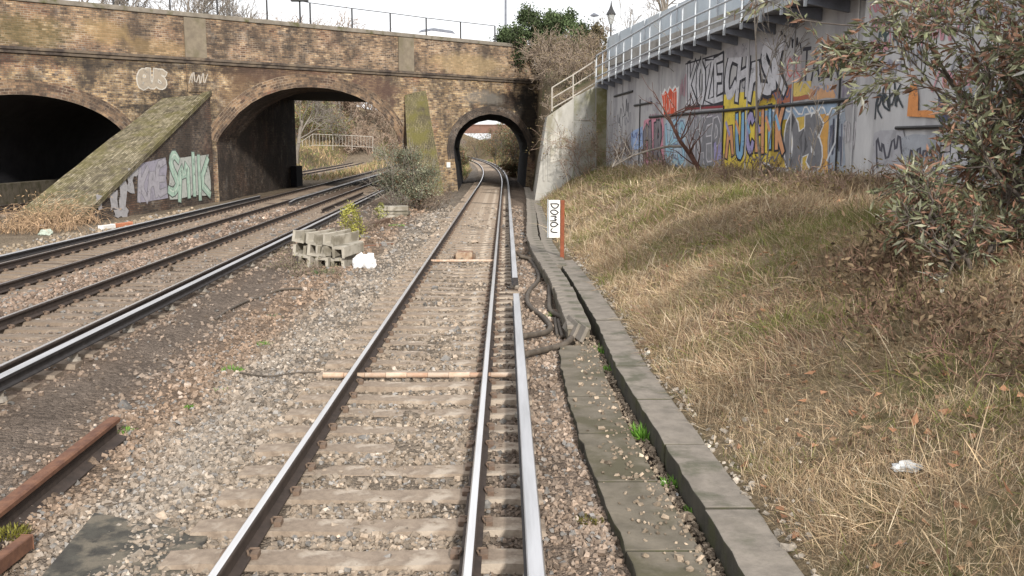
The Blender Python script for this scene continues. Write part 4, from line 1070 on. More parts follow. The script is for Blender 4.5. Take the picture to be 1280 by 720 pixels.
def make_grass():
    rg = np.random.RandomState(31)
    Ps, Ls, Ws = [], [], []
    for (y0, y1, dens, L, w) in ((2.5, 8, 8000, .075, .0032), (8, 15, 5200, .10, .0048), (15, 24, 1700, .15, .0075), (24, 43, 380, .20, .013)):
        n = int((y1 - y0) * 6.5 * dens)
        y = rg.uniform(y0, y1, n); x = kerb_x(y) + .03 + 6.3 * rg.uniform(0, 1, n) ** 1.15
        ok = (x < wall_x(y) - .05) & (x < .60 * y + 1.2)
        x, y = x[ok], y[ok]
        dn = nz(x, y, 1.1) + nz(x, y, 2.6) * .7
        ok = rg.uniform(size=len(x)) < np.clip(.75 + .4 * dn, .3, 1) * np.clip((x - kerb_x(y)) / .2, .3, 1)
        x, y = x[ok], y[ok]
        Ps.append(np.stack([x, y], -1)); Ls.append(L * np.exp(rg.normal(0, .55, len(x)))); Ws.append(w * np.exp(rg.normal(0, .3, len(x))))
    for k in range(260):                                   # taller tussocks and dead stems among the matted turf
        ty = 3.5 + 36 * rg.uniform() ** 1.4; tx = kerb_x(ty) + .25 + rg.uniform() * 5.2
        if tx > wall_x(ty) - .3 or tx > .6 * ty + 1: continue
        m = rg.randint(40, 130); Ps.append(np.stack([tx + rg.normal(0, .10, m), ty + rg.normal(0, .10, m)], -1))
        Ls.append(rg.uniform(.16, .34) * np.exp(rg.normal(0, .3, m))); Ws.append(np.full(m, .004 + .0003 * ty))
    P = np.concatenate(Ps); L = np.concatenate(Ls); Wd = np.concatenate(Ws); x, y = P.T; n = len(x)
    z = bank_z(x, y) - .01
    a = 3.0 * nz(x, y, .8) + rg.normal(0, 1.5, n)
    lean = np.clip(rg.normal(.95, .45, n), .1, 1.6)
    D = np.stack([np.sin(lean) * np.cos(a), np.sin(lean) * np.sin(a), np.cos(lean)], -1)
    straw = np.array([[.48, .38, .255], [.40, .305, .19], [.28, .20, .125], [.56, .475, .345], [.33, .225, .15]])
    cols = straw[rg.choice(5, n, p=[.3, .28, .2, .1, .12])] * np.exp(rg.normal(0, .2, n) + .22 * nz(x, y, 1.0) + .12 * nz(x, y, 3.0))[:, None]
    gm = nz(x, y, .5) + .7 * nz(x, y, 1.5) + .5 * np.exp(-((y - 38) / 9) ** 2) * (x < kerb_x(y) + 2.2)
    gr = rg.uniform(size=n) < np.clip(.17 + .45 * gm, .03, .85)
    cols[gr] = np.array([.15, .165, .055]) * np.exp(rg.normal(0, .25, gr.sum()))[:, None] + rg.uniform(0, .06, (gr.sum(), 1)) * np.array([1, .8, .2])
    pk = rg.uniform(size=n) < .25 * np.clip(nz(x, y, .7) - .2, 0, 1)
    cols[pk] = np.array([.30, .19, .14]) * np.exp(rg.normal(0, .2, pk.sum()))[:, None]
    tag(blades("dry_grass", np.stack([x, y, z], -1), D, L, Wd, cols, 32), kind='stuff')
make_grass()
def leaf_quads(P, L, Wd, cols, seed, name, mat, parent=None, flat=0.0, dirs=None):
    rg = np.random.RandomState(seed); n = len(P)
    d = rg.normal(size=(n, 3)) if dirs is None else dirs + rg.normal(size=(n, 3)) * .45
    d[:, 2] *= (1 - flat); d = unit(d)
    s = np.cross(d, rg.normal(size=(n, 3)) * (1 - flat) + np.array([0, 0, flat])); s = unit(s)
    u = np.cross(d, s)
    m = P + d * (L * .45)[:, None]
    V = np.stack([P, m + s * (Wd / 2)[:, None] + u * (Wd * .2)[:, None], P + d * L[:, None], m - s * (Wd / 2)[:, None] + u * (Wd * .2)[:, None]], 1)
    F = np.arange(n)[:, None] * 4 + np.array([[0, 1, 2, 3]])
    return np_mesh(name, V.reshape(-1, 3), F, mat, parent, np.repeat(cols, 4, axis=0))
def tubes_np(name, segs, mat, parent=None, cols=None, k=4):
    a = np.array([[*s[0], *s[1], s[2], s[3]] for s in segs], float); n = len(a)
    p0, p1, r0, r1 = a[:, :3], a[:, 3:6], a[:, 6], a[:, 7]
    d = unit(p1 - p0); ref = np.where(np.abs(d[:, 2:3]) > .9, np.array([[1., 0, 0]]), np.array([[0, 0, 1.]]))
    u = unit(np.cross(d, ref)); v = np.cross(d, u)
    th = np.arange(k) * 2 * np.pi / k
    ring = u[:, None] * np.cos(th)[None, :, None] + v[:, None] * np.sin(th)[None, :, None]
    V = np.concatenate([p0[:, None] + ring * r0[:, None, None], p1[:, None] + ring * r1[:, None, None]], 1)
    i = np.arange(k); Fc = np.stack([i, (i + 1) % k, k + (i + 1) % k, k + i], -1)
    F = (np.arange(n)[:, None, None] * 2 * k + Fc[None]).reshape(-1, 4)
    c = None if cols is None else np.repeat(np.asarray(cols), 2 * k, axis=0)
    return np_mesh(name, V.reshape(-1, 3), F, mat, parent, c, smooth=True)
def grow(segs, tips, p, d, L, r, lev, rg, wig=.25, up=.08, kids=(2, 4), ang=.7, sh=.62, n=4, rmin=.006, taper=.55, first=.35):
    p = np.array(p, float); d = np.array(d, float); d /= np.linalg.norm(d)
    pts = [p]; dirs = [d]; rr = [r]
    for i in range(n):
        d = d + np.array([rg.gauss(0, wig), rg.gauss(0, wig), rg.gauss(0, wig * .6) + up]); d /= np.linalg.norm(d)
        q = pts[-1] + d * L / n; r1 = max(rmin, r * (1 - (1 - taper) * (i + 1) / n))
        segs.append((pts[-1], q, rr[-1], r1)); pts.append(q); dirs.append(d); rr.append(r1)
    tips.append((pts[-1], d, lev))
    if lev <= 0: return
    for j in range(rg.randint(*kids)):
        t = rg.uniform(first, 1.0) if j else 1.0
        i = min(n - 1, int(t * n)); f = t * n - i
        q = pts[i] * (1 - f) + pts[i + 1] * f
        a = rg.uniform(0, 6.283); dd = dirs[i]
        e = np.cross(dd, [math.cos(a), math.sin(a), .3]); e /= np.linalg.norm(e) + 1e-9
        nd = dd * math.cos(ang * rg.uniform(.6, 1.2)) + e * math.sin(ang * rg.uniform(.6, 1.2))
        grow(segs, tips, q, nd, L * sh * rg.uniform(.75, 1.2), max(rmin, rr[i] * .6), lev - 1, rg, wig, up, kids, ang, sh, n, rmin, taper, .2)
def tuft(x, y, z, r, n, h, seed, label, col=(.13, .24, .045), group=None, cat='weed', name='weed'):
    rg = np.random.RandomState(seed)
    a = rg.uniform(0, 6.283, n); q = r * np.sqrt(rg.uniform(size=n))
    P = np.stack([x + q * np.cos(a), y + q * np.sin(a), np.full(n, z)], -1)
    lean = rg.uniform(.1, 1.2, n); b = a + rg.normal(0, .6, n)
    D = np.stack([np.sin(lean) * np.cos(b), np.sin(lean) * np.sin(b), np.cos(lean)], -1)
    o = blades(name, P, D, h * rg.uniform(.5, 1.2, n), np.full(n, max(.012, h * .09)), np.array(col) * np.exp(rg.normal(0, .25, n))[:, None], seed + 1, M_leaf)
    return tag(o, label, cat, group or 'green weeds in the ballast')

# ------------------------------------------------------------------ cable trough, slab and kerb
def path_at(ctrl, t):
    ys_ = [c[1] for c in ctrl]; return np.interp(t, ys_, [c[0] for c in ctrl])
ROWL = [(1.02, 12.6), (1.02, 14.3), (1.01, 17.5), (.80, 22.1), (.74, 26.4), (.95, 34.4), (1.15, 45), (1.28, 57)]
ROWR = [(1.16, 19.5), (1.14, 21), (1.08, 24.6), (1.27, 33.6), (1.45, 45), (1.55, 52)]
def lids(ctrl, y0, y1, w, ztop, label, gid):
    t = thing('cable_trough', label, 'cable trough', (ctrl[0][0], y0, -.3), 'concrete cable troughs')
    rg = random.Random(gid); y = y0
    mb = MB(); pp = []
    yy = y0
    while yy <= y1: pp.append((float(path_at(ctrl, yy)), yy, 0)); yy += 1.0
    mb.sweep([(-w / 2 + .015, -.42), (w / 2 - .015, -.42), (w / 2 - .015, ztop - .055), (-w / 2 + .015, ztop - .055)], pp, 0); mb.build('channel', M_concd, t)
    while y < y1 - .3:
        L = .62 + (.5 if y > 34 else 0); x0, x1 = float(path_at(ctrl, y)), float(path_at(ctrl, y + L))
        mb = MB(); mb.box((0, 0, 0), (w, math.hypot(L, x1 - x0) - .014, .06), tilt=(rg.uniform(-.012, .012), rg.uniform(-.02, .02), 0))
        w0 = WL[t.name]
        o = mb.build('lid', M_kerb, t, bevel=.008, local=True, loc=((x0 + x1) / 2 - w0.x + rg.uniform(-.012, .012), y + L / 2 - w0.y, ztop - .025 - w0.z), rotz=-math.atan2(x1 - x0, L) + rg.uniform(-.03, .03))
        y += L
    return t
lids(ROWL, 12.9, 57, .33, .02, 'cable trough of concrete lids running nearest the conductor rail up to the tunnel', 1)
lids(ROWR, 19.8, 52, .30, .01, 'cable trough of concrete lids running behind the white trackside sign', 2)
mb = MB()                         # broken lids stood on edge where the trough ends
tl_ = thing('broken_lid', 'pair of broken concrete lids tipped on edge where the near trough ends', 'trough lid', (.98, 13.2, 0))
for k in range(2):
    mb = MB(); mb.box((.93 + k * .07, 13.1 - k * .25, -.02), (.05, .75, .22), rz=.12 + .05 * k, tilt=(0, .45, 0)); mb.build('lid_piece', M_kerb, tl_, bevel=.008)
def slab_run(name, ctrl, y0, y1, w, zt, h, mat, label, cat, seed, step=.9, jitter=.03):
    t = thing(name, label, cat, (ctrl[0][0], y0, zt - h)); rg = random.Random(seed); y = y0
    while y < y1:
        L = step; xa, xb = float(path_at(ctrl, y)), float(path_at(ctrl, y + L))
        mb = MB(); n = 8; V = []
        for i in range(n + 1):
            f = i / n; x = xa + (xb - xa) * f; yy = y + (L - .012) * f
            wl, wr = w / 2 + rg.uniform(-jitter, jitter), w / 2 + rg.uniform(-jitter, jitter) * .6
            z = zt + rg.uniform(-.006, .006)
            V += [(x - wl, yy, zt - h), (x - wl, yy, z), (x + wr, yy, z), (x + wr, yy, zt - h)]
        F = [(i * 4 + j, (i + 1) * 4 + j, (i + 1) * 4 + j + 1, i * 4 + j + 1) for i in range(n) for j in range(3)] + [(0, 1, 2, 3), (n * 4 + 3, n * 4 + 2, n * 4 + 1, n * 4)]
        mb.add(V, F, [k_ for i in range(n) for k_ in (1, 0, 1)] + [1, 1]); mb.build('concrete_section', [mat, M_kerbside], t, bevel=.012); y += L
    return t
SLAB = [(1.09, 2), (1.07, 5.5), (.93, 8.0), (.90, 10.5), (.99, 13.2)]
KERB = [(1.62, 2), (1.60, 5.8), (1.46, 10.5), (1.50, 13.9), (1.40, 19.2), (1.33, 20.5)]
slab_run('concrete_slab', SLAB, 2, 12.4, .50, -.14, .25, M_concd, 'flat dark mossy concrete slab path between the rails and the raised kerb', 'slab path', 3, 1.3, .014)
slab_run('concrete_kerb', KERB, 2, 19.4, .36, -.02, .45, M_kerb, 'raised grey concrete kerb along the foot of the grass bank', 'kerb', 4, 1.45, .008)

# ------------------------------------------------------------------ trackside sign
sp_ = at_z(703, 321, 0.02); SY = sp_.y
sg = thing('trackside_sign', 'white trackside sign board with black scrawl on a rust red post', 'sign', (sp_.x, SY, 0.02))
c_ = at_y(703, 287, SY)
mb = MB(); mb.box((c_.x, SY + .03, (c_.z + .4) * .5 + .1), (.09, .07, 1.35)); mb.build('post', M_rustpost, sg, bevel=.006)
A_, B_ = at_y(686, 297, SY - .03), at_y(700, 250, SY - .03)
mb = MB(); mb.box(((A_.x + B_.x) / 2, SY - .05, (A_.z + B_.z) / 2), (B_.x - A_.x, .03, B_.z - A_.z)); brd = mb.build('board', M_white, sg, bevel=.004)
mb = MB(); mb.box((A_.x - .02, SY + .06, (A_.z + B_.z) / 2), (.02, .22, B_.z - A_.z)); mb.build('side_flange', M_steel, sg, bevel=.003)
class Rot(Wallpaint): pass
g = Wallpaint(lambda x, y: at_y(x, y, SY - .066), (0, -1, 0), 'lettering', brd, None)
g.text('DOMOJ', [(688.5, 252), (688.5, 294), (698, 294), (698, 252)][::-1] if False else [(688.5, 254), (688.5, 292), (697.5, 292), (697.5, 254)], (.03, .03, .035), None, .028, 0, 70, gap=.2, wild=.08)
g.done()

# ------------------------------------------------------------------ cables looping out of the conductor rail
def cable(pix, label, r=.042, zs=None, name='cable', mat=None, group=None):
    pts = []
    for i, q in enumerate(pix):
        z0 = at_z(q[0], q[1], -.15); gz = float(ground_z(z0.x, z0.y)) + r + .01
        pts.append(at_z(q[0], q[1], gz + (zs[i] if zs else 0)))
    sm = []
    for i in range(len(pts) - 1):
        p0, p1, p2, p3 = pts[max(i - 1, 0)], pts[i], pts[i + 1], pts[min(i + 2, len(pts) - 1)]
        for k in range(6):
            t = k / 6; sm.append(.5 * (2 * p1 + (p2 - p0) * t + (2 * p0 - 5 * p1 + 4 * p2 - p3) * t * t + (3 * p1 - p0 - 3 * p2 + p3) * t ** 3))
    sm.append(pts[-1])
    mb = MB(); mb.tube(sm, r, 8); return tag(mb.build(name, mat or M_cable, smooth=True), label, 'cable', group)
cable([(647, 318), (662, 325), (672, 340), (673, 350), (663, 362), (659, 373), (664, 385), (676, 394), (684, 402), (688, 410), (680, 416), (654, 420)], 'thick black cable looping from the rail gap back to the near conductor rail, inner loop', zs=[.08] + [0] * 10 + [.04])
cable([(649, 320), (668, 326), (680, 341), (686, 352), (687, 372), (688, 388), (703, 397), (714, 408), (716, 420), (706, 430), (690, 435), (656, 443)], 'thick black cable making the wide outer loop over the slab edge', zs=[.08] + [.01] * 6 + [.06, .08, .05, .01, .05])
cable([(698, 400), (700, 410), (703, 421)], 'short cable stub beside the broken trough end', r=.028)
cable([(694, 398), (695, 408), (697, 420)], 'short cable stub left of its twin at the trough end', r=.026)
cable([(270, 399), (285, 388), (310, 376), (330, 370), (352, 362), (380, 361), (412, 363), (445, 358)], 'thin dark cable lying across the dirt between the tracks', r=.022)
cable([(300, 466), (335, 470), (370, 466), (402, 465)], 'thin rusty wire on the ballast left of the cross pipe', r=.010, mat=M_cable)
def cpipe(px0, px1, py, label):
    a_, b_ = at_z(px0, py, -.13), at_z(px1, py, -.13); b_.y = a_.y
    t = thing('cross_pipe', label, 'pipe', tuple(a_), 'pipes across the track')
    n = 9
    for i in range(n):
        f0, f1 = i / n, (i + 1) / n
        if i in (3, 6) and False: continue
        mb = MB(); mb.tube([a_.lerp(b_, f0), a_.lerp(b_, f1 - .002)], .03 if i % 3 else .033, 10)
        mb.build('pipe_length', M_pipes[i % 3 if px0 < 500 else 0], t, smooth=False)
    return t
M_pipes = [simple("pipe_white_worn", (.56, .47, .38), (.46, .30, .20), 6, .7), simple("pipe_orange", (.36, .20, .125), (.46, .36, .27), 4, .7), simple("pipe_pale", (.48, .40, .32), (.36, .23, .155), 5, .7)]
cpipe(404, 640, 469, 'orange and white conduit pipe crossing the foreground track')
cpipe(534, 618, 326, 'white conduit pipe crossing the track by the small trackside box')
b_ = at_z(580, 325, -.17)
bx = thing('track_box', 'small rusty metal box fixed between the rails near the far cross pipe', 'track box', (b_.x, b_.y, -.18))
M_box = simple("box_rust_cream", (.40, .31, .22), (.24, .14, .09), 8, .85, c3=(.2, .1, .06), s3=5)
mb = MB(); mb.box((b_.x, b_.y + .3, -.10), (.40, .55, .16)); mb.build('body', M_box, bx, bevel=.015)
mb = MB(); mb.box((b_.x, b_.y + .3, -.012), (.36, .50, .02)); mb.build('cover', M_box, bx, bevel=.008)
for sgn in (-1, 1):
    mb = MB(); mb.box((b_.x + sgn * .23, b_.y + .35, -.12), (.06, .2, .12)); mb.build('side_lug', M_fix, bx, bevel=.01)

# ------------------------------------------------------------------ heap of concrete channels, slabs, bag
def uch(mb, L=.9, w=.29, h=.24, t=.045):
    mb.sweep([(-w / 2, 0), (w / 2, 0), (w / 2, h), (w / 2 - t, h), (w / 2 - t * 1.15, t), (-w / 2 + t * 1.15, t), (-w / 2 + t, h), (-w / 2, h)], [(0, -L / 2, 0), (0, L / 2, 0)], 0)
M_chan = [simple("channel_concrete", (.40, .37, .31), (.30, .275, .23), 4, .95, c3=(.2, .18, .14), s3=3), simple("channel_concrete_dark", (.32, .295, .245), (.23, .21, .17), 4, .95, c3=(.15, .135, .10), s3=3)]
MU = MB(); uch(MU); mu = MU.build('concrete_channel', M_chan[0], bevel=.01); meu = mu.data; bpy.data.objects.remove(mu)
hb = at_z(403, 334, -.2)
side_words = ['left end', 'left of centre', 'right of centre', 'right end']
def chan(x, z, row, k, flip=False, dy=0.0, rz=-.32):
    words = {0: 'bottom row', 1: 'middle row', 2: 'top row'}[row]
    o = bpy.data.objects.new('concrete_channel', meu); COL.objects.link(o)
    o.location = (hb.x + x, hb.y + .6 + dy - .42 * x, z); o.rotation_euler = (rs.uniform(-.07, .07), (math.pi if flip else 0) + rs.uniform(-.05, .16), rz + rs.uniform(-.3, .3))
    bv = o.modifiers.new('bevel', 'BEVEL'); bv.width = .01; bv.segments = 2; bv.limit_method = 'ANGLE'
    tag(o, 'grey concrete channel in the %s of the heap, %s' % (words, side_words[k]), 'concrete channel', 'concrete channels heaped beside the track')
zb = -.24
for k, x in enumerate((-.28, .06, .40)): chan(x, zb + .26, 0, k if k < 2 else 3, True, dy=.02 * k)
for k, x in enumerate((-.56, -.17, .18, .53)): chan(x, zb + .27, 1, k, False, dy=.06) if k < 3 else chan(x, zb + .53, 1, k, True, dy=-.05)
for k, x in enumerate((-.50, -.08, .33)): chan(x, zb + .54, 2, k if k < 2 else 3, False, dy=.10, rz=-.38)
sl = at_z(492, 273, -.25)
for k, (dz_, rz, lab) in enumerate(((0, .05, 'bottom concrete slab of the low pile by the grey green bush'), (.13, -.06, 'middle concrete slab of the low pile by the grey green bush'), (.27, .10, 'thick top concrete slab of the pile by the grey green bush'))):
    mb = MB(); mb.box((0, 0, .06 if k < 2 else .09), (1.15 - .15 * (k == 0), .6, .12 if k < 2 else .17))
    o = mb.build('concrete_slab', M_chan[k % 2], bevel=.015, loc=(sl.x - (.05 if k == 2 else 0), sl.y + .35, sl.z + dz_ + .005), rotz=rz)
    tag(o, lab, 'concrete slab', 'concrete slabs in the low pile')
mb = MB(); e0, e1 = at_z(420, 296, -.15), at_z(484, 276, -.15); mb.sweep([(-.1, -.1), (.1, -.1), (.1, .1), (-.1, .1)], [e0, e1], 0)
tag(mb.build('timber_baulk', M_wood, bevel=.01), 'old brown timber baulk lying between the channel heap and the slab pile', 'timber')
mb = MB(); e0, e1 = at_z(396, 313, -.2), at_z(492, 305, -.2); mb.tube([e0, e1], .03, 6)
tag(mb.build('rusty_rod', M_railrust), 'thin rusty rod lying right of the channel heap', 'rod')
def crumple(loc, size, seed, mat, n=3):
    bm = bmesh.new(); bmesh.ops.create_icosphere(bm, subdivisions=n, radius=1.0)
    rg = random.Random(seed); ph = [rg.uniform(0, 6) for _ in range(9)]
    for v in bm.verts:
        c = v.co; f = 1 + .22 * math.sin(5 * c.x + ph[0] + 3 * math.sin(3 * c.y + ph[1])) + .16 * math.sin(9 * c.y + ph[2] + 4 * c.z) + .10 * math.sin(17 * c.z + ph[3] + 11 * c.x)
        v.co = Vector((c.x * size[0] * f, c.y * size[1] * f, max(-.25, c.z) * size[2] * f))
    me = bpy.data.meshes.new('m'); bm.to_mesh(me); bm.free()
    return link('plastic_bag', me, mat, None, loc)
bg = at_z(455, 333, -.2)
o = crumple((bg.x, bg.y, bg.z + .04), (.23, .19, .24), 4, simple("bag_white", (.80, .80, .80), (.68, .69, .71), 9, .4, bd=.004)); tag(o, 'crumpled white plastic bag beside the concrete channel heap', 'plastic bag')
lt = at_z(1136, 585, .45)
lt.z = float(bank_z(lt.x, lt.y))
lt = at_z(1136, 585, lt.z + .03)
o = crumple((lt.x, lt.y, lt.z), (.10, .06, .035), 9, simple("litter_white", (.60, .60, .58), (.22, .23, .24), 16, .5, bd=.004)); o.name = 'litter'; tag(o, 'scrap of white plastic litter on the dry grass bank', 'litter')
def thin_board(p0, p1, w, h, mat, name, label, cat):
    mb = MB(); mb.sweep([(-w / 2, 0), (w / 2, 0), (w / 2, h), (-w / 2, h)], [p0, p1], 0); return tag(mb.build(name, mat, bevel=.008), label, cat)
q0, q1 = at_z(126, 287, -.28), at_z(163, 282, -.28)
t = thing('barrier_board', 'orange and white plastic barrier board lying at the foot of the graffiti wing wall', 'barrier board', tuple(q0))
for f0, f1, mt in ((0, .4, M_white), (.402, 1, simple("plastic_orange", (.55, .22, .12), None, 5, .6))):
    mb = MB(); mb.sweep([(-.09, 0), (.09, 0), (.09, .13), (-.09, .13)], [q0.lerp(q1, f0), q0.lerp(q1, f1)], 0); mb.build('board_section', mt, t, bevel=.01)
q0 = at_z(53, 284, -.25); o = crumple((q0.x, q0.y, q0.z), (.2, .1, .06), 12, simple("litter_blue", (.35, .38, .55), (.6, .6, .62), 9, .5)); o.name = 'litter'; tag(o, 'pale blue plastic litter in front of the dead brambles', 'litter')
q0 = at_z(58, 292, -.25); o = crumple((q0.x, q0.y, q0.z), (.2, .15, .13), 13, simple("litter_green", (.45, .52, .45), (.3, .33, .28), 9, .6)); o.name = 'litter'; tag(o, 'pale green crumpled litter beside the far rails near the brambles', 'litter')
mb = MB(); mb.sweep([(-.2, 0), (.2, 0), (.2, 1.1), (-.2, 1.1)], [(-23.35, 36, -.35), (-23.45, 44, -.35), (-23.6, 60, -.35)], 0)
tag(mb.build('low_wall', M_concd, bevel=.03), 'low dark wall beside the far track inside the left arch', 'wall')
# dark sheet at the lower left, standing in for a cast shadow
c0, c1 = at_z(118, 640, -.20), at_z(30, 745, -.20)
mb = MB(); w_ = at_z(262, 668, -.20) - c0
mb.add([c0, c1, c1 + w_ * .95 + Vector((0, -.2, 0)), c0 + w_], [(0, 1, 2, 3)]); mb.add([Vector(v) - Vector((0, 0, .12)) for v in (c0, c1, c1 + w_ * .95 + Vector((0, -.2, 0)), c0 + w_)], [(3, 2, 1, 0)])
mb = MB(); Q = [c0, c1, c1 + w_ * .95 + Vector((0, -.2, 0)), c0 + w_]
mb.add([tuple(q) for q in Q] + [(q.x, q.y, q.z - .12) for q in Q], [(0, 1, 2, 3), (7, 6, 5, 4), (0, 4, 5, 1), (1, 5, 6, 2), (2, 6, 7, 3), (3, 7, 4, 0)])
tag(mb.build('shadow_sheet', simple("cast_shadow_dark", (.085, .08, .066), (.045, .042, .037), 7, .97, c3=(.15, .13, .10), s3=4.5, t3=.54, bd=.012), bevel=.01), 'dark sheet in the ballast standing in for a cast shadow, lower left corner', 'mat')  # category 'mat' is only this added shadow stand-in, not a real mat
mb = MB(); e0, e1 = at_z(32, 672, -.17), at_z(-20, 712, -.17); mb.sweep([(-.03, -.08), (.05, -.08), (.05, .02), (-.03, .02)], [e1, e0], 0)
tag(mb.build('scrap_iron', M_railrust, bevel=.005), 'short rusty iron bar beside the dark shadow sheet at the left edge', 'scrap iron')
# ------------------------------------------------------------------ things on the bridge and behind it
pf = thing('parapet_railing', 'thin dark post and wire railing standing on the bridge parapet', 'railing', (-8, 52.8, ZP + .22))
tops = []
for px, yt in ((140, -52), (212, -38), (272, -24), (335, -8), (389.5, 3), (442, 10), (490, 16), (535, 22), (578, 27), (621, 32)):
    p = onface(px, yt); x, y, z = p.x - .12, p.y + .14, p.z
    mb = MB(); mb.tube([(x, y, ZP + .21), (x, y, z)], .045, 6); mb.build('post', M_dark, pf); tops.append((x, y, z))
mb = MB(); mb.tube(tops, .022, 5); mb.build('top_wire', M_dark, pf)
def lampcol(px, ytop, Y, label, arm=0.0):
    p = at_y(px, ytop, Y); t = thing('street_lamp', label, 'street lamp', (p.x, Y, 7.5))
    mb = MB(); mb.tube([(p.x, Y, 7.5), (p.x, Y, 8.8), (p.x, Y, 8.9), (p.x, Y, p.z)], [.09, .09, .06, .05], 8); mb.build('column', M_dark, t)
    mb = MB(); mb.box((p.x, Y, p.z + .03), (1.0, .28, .10)); mb.build('lamp_head', M_dark, t, bevel=.03)
    return t
lampcol(374.5, 1.5, 56, 'street lamp with a flat head just showing above the bridge parapet')
t = thing('lamp_column', 'tall plain grey column beside the ivy covered bushes', 'lamp column', (at_y(632, 10, 68).x, 68, 7.5))
mb = MB(); p = at_y(632, 10, 68); mb.tube([(p.x, 68, 7.5), (p.x, 68, 17.5)], [.09, .06], 8); mb.build('column', M_steeld, t)
mb = MB(); mb.tube([(p.x, 68, 17.5), (p.x + .6, 68, 17.9), (p.x + 1.2, 68, 18.0)], .05, 6); mb.build('arm', M_steeld, t)
mb = MB(); mb.box((p.x + 1.5, 68, 18.0), (.7, .3, .12)); mb.build('lamp_head', M_steeld, t, bevel=.03)
# heritage lamp
hp = at_y(764, 8, 72); k = 72 / FPX
t = thing('heritage_lamp', 'black heritage lamp post with a lantern beside the panel fence', 'street lamp', (hp.x, 72, 7.3))
mb = MB(); mb.tube([(hp.x, 72, 7.3), (hp.x, 72, 9.5), (hp.x, 72, 9.6), (hp.x, 72, hp.z - 1.3)], [.13, .12, .075, .06], 10); mb.build('column', M_dark, t)
mb = MB(); mb.tube([(hp.x, 72, hp.z - 1.3), (hp.x, 72, hp.z - 1.15), (hp.x, 72, hp.z - .6)], [.10, .17, .30], 6); mb.build('lantern', simple("lantern_glass", (.42, .44, .44), None, 4, .25), t)
mb = MB(); mb.tube([(hp.x, 72, hp.z - .6), (hp.x, 72, hp.z - .55), (hp.x, 72, hp.z - .2), (hp.x, 72, hp.z + .05), (hp.x, 72, hp.z + .4)], [.36, .36, .16, .07, .02], 8); mb.build('lantern_roof', M_dark, t)
mb = MB(); mb.tube([(hp.x - .4, 72, hp.z - 1.7), (hp.x + .4, 72, hp.z - 1.7)], .03, 6); mb.build('ladder_bar', M_dark, t)
p = at_y(742.5, 21, 90); t = thing('street_lamp', 'distant street lamp with a wide flat head left of the heritage lamp', 'street lamp', (p.x, 90, 7.4))
mb = MB(); mb.tube([(p.x, 90, 7.4), (p.x, 90, p.z)], [.08, .05], 8); mb.build('column', M_steel, t)
mb = MB(); mb.tube([(p.x - .35, 90, p.z + .1), (p.x, 90, p.z + .18), (p.x + .45, 90, p.z + .1)], [.06, .2, .05], 8); mb.build('lamp_head', M_steeld, t)

# a car going over the bridge, only its roof and windows above the parapet
p = onface(572, 50); cx, cy = p.x - 1.1, p.y + 2.6
ca = math.atan(0.9)
car = thing('car', 'white car on the bridge, only its dark roof above the parapet', 'car', (cx, cy, 7.56))
def carmesh(prof, hw, z0, name, mat, inset=0.0, bev=.05):
    mb = MB(); n = len(prof)
    V = [Vector((a, s_ * hw * (1 - inset * max(0, (b - .85))), b * 1.22)) for s_ in (-1, 1) for a, b in prof]
    R_ = Matrix.Rotation(ca, 3, 'Z'); V = [R_ @ v + Vector((cx, cy, 7.56 + z0)) for v in V]
    mb.add(V, [tuple(range(n)), tuple(range(n, 2 * n))[::-1]] + [(i, n + i, n + (i + 1) % n, (i + 1) % n) for i in range(n)])
    return mb.build(name, mat, car, bevel=bev)
M_carw = simple("car_paint_white", (.74, .74, .75), (.70, .70, .71), 1, .25, bd=0, spec=.5)
M_glass = simple("car_glass", (.05, .06, .07), None, 2, .08, bd=0, spec=.6)
carmesh([(-2.1, .3), (2.1, .3), (2.15, .75), (1.2, .98), (-2.0, 1.0), (-2.15, .7)], .88, .0, 'body', M_carw)
carmesh([(-1.75, .99), (1.15, .985), (.55, 1.42), (-1.35, 1.46)], .80, .0, 'cabin', M_carw, .25, .02)
carmesh([(-1.38, 1.45), (.58, 1.41), (.35, 1.56), (-1.1, 1.60)], .72, .02, 'roof', M_steeld, .2, .02)
for a_ in (-1.35, 1.35):
    for s_ in (-1, 1):
        R_ = Matrix.Rotation(ca, 3, 'Z'); c0 = R_ @ Vector((a_, s_ * .80, .33)) + Vector((cx, cy, 7.56)); ax = R_ @ Vector((0, .11, 0))
        mb = MB(); mb.tube([c0 - ax, c0 + ax], .32, 16); mb.build('wheel', M_black, car, bevel=.03)

# ------------------------------------------------------------------ vegetation
def bare_tree(loc, h, seed, label, mat=M_barkpale, lev=5, group='bare winter trees', spread=.62, rtw=.016, r=None, cat='tree', name='bare_tree'):  # default pale bark puts bright sky haze into the trees' colour
    rg = random.Random(seed); t = thing(name, label, cat, loc, group)
    segs, tips = [], []
    r = r or h * .022
    trunk = []; p = np.array(loc, float)
    grow(segs, tips, p, (rg.uniform(-.08, .08), rg.uniform(-.08, .08), 1), h * .42, r, lev, rg, wig=.13, up=.05, kids=(3, 5), ang=spread, sh=.66, n=4, rmin=rtw, first=.45)
    tubes_np('trunk', segs[:4], mat, t, k=8); tubes_np('crown', segs[4:], mat, t, k=3); return t
for i, (px, Y, h) in enumerate(((150, 84, 15.5), (205, 92, 17), (255, 84, 16), (312, 92, 16), (98, 90, 17), (365, 104, 12))):
    p = at_y(px, 60, Y); z = float(ground_z(p.x, Y)) if Y > 74 else 5
    bare_tree((p.x, Y, z), h, 100 + i, ['bare grey tree behind the far left end of the parapet', 'bare tree behind the parapet left of the rendered pilaster', 'bare tree behind the parapet above the rendered pilaster', 'bare tree behind the parapet above the middle arch', 'tall bare tree at the top left corner of the view', 'small bare tree behind the parapet near the flat headed street lamp'][i], lev=5, rtw=.02)
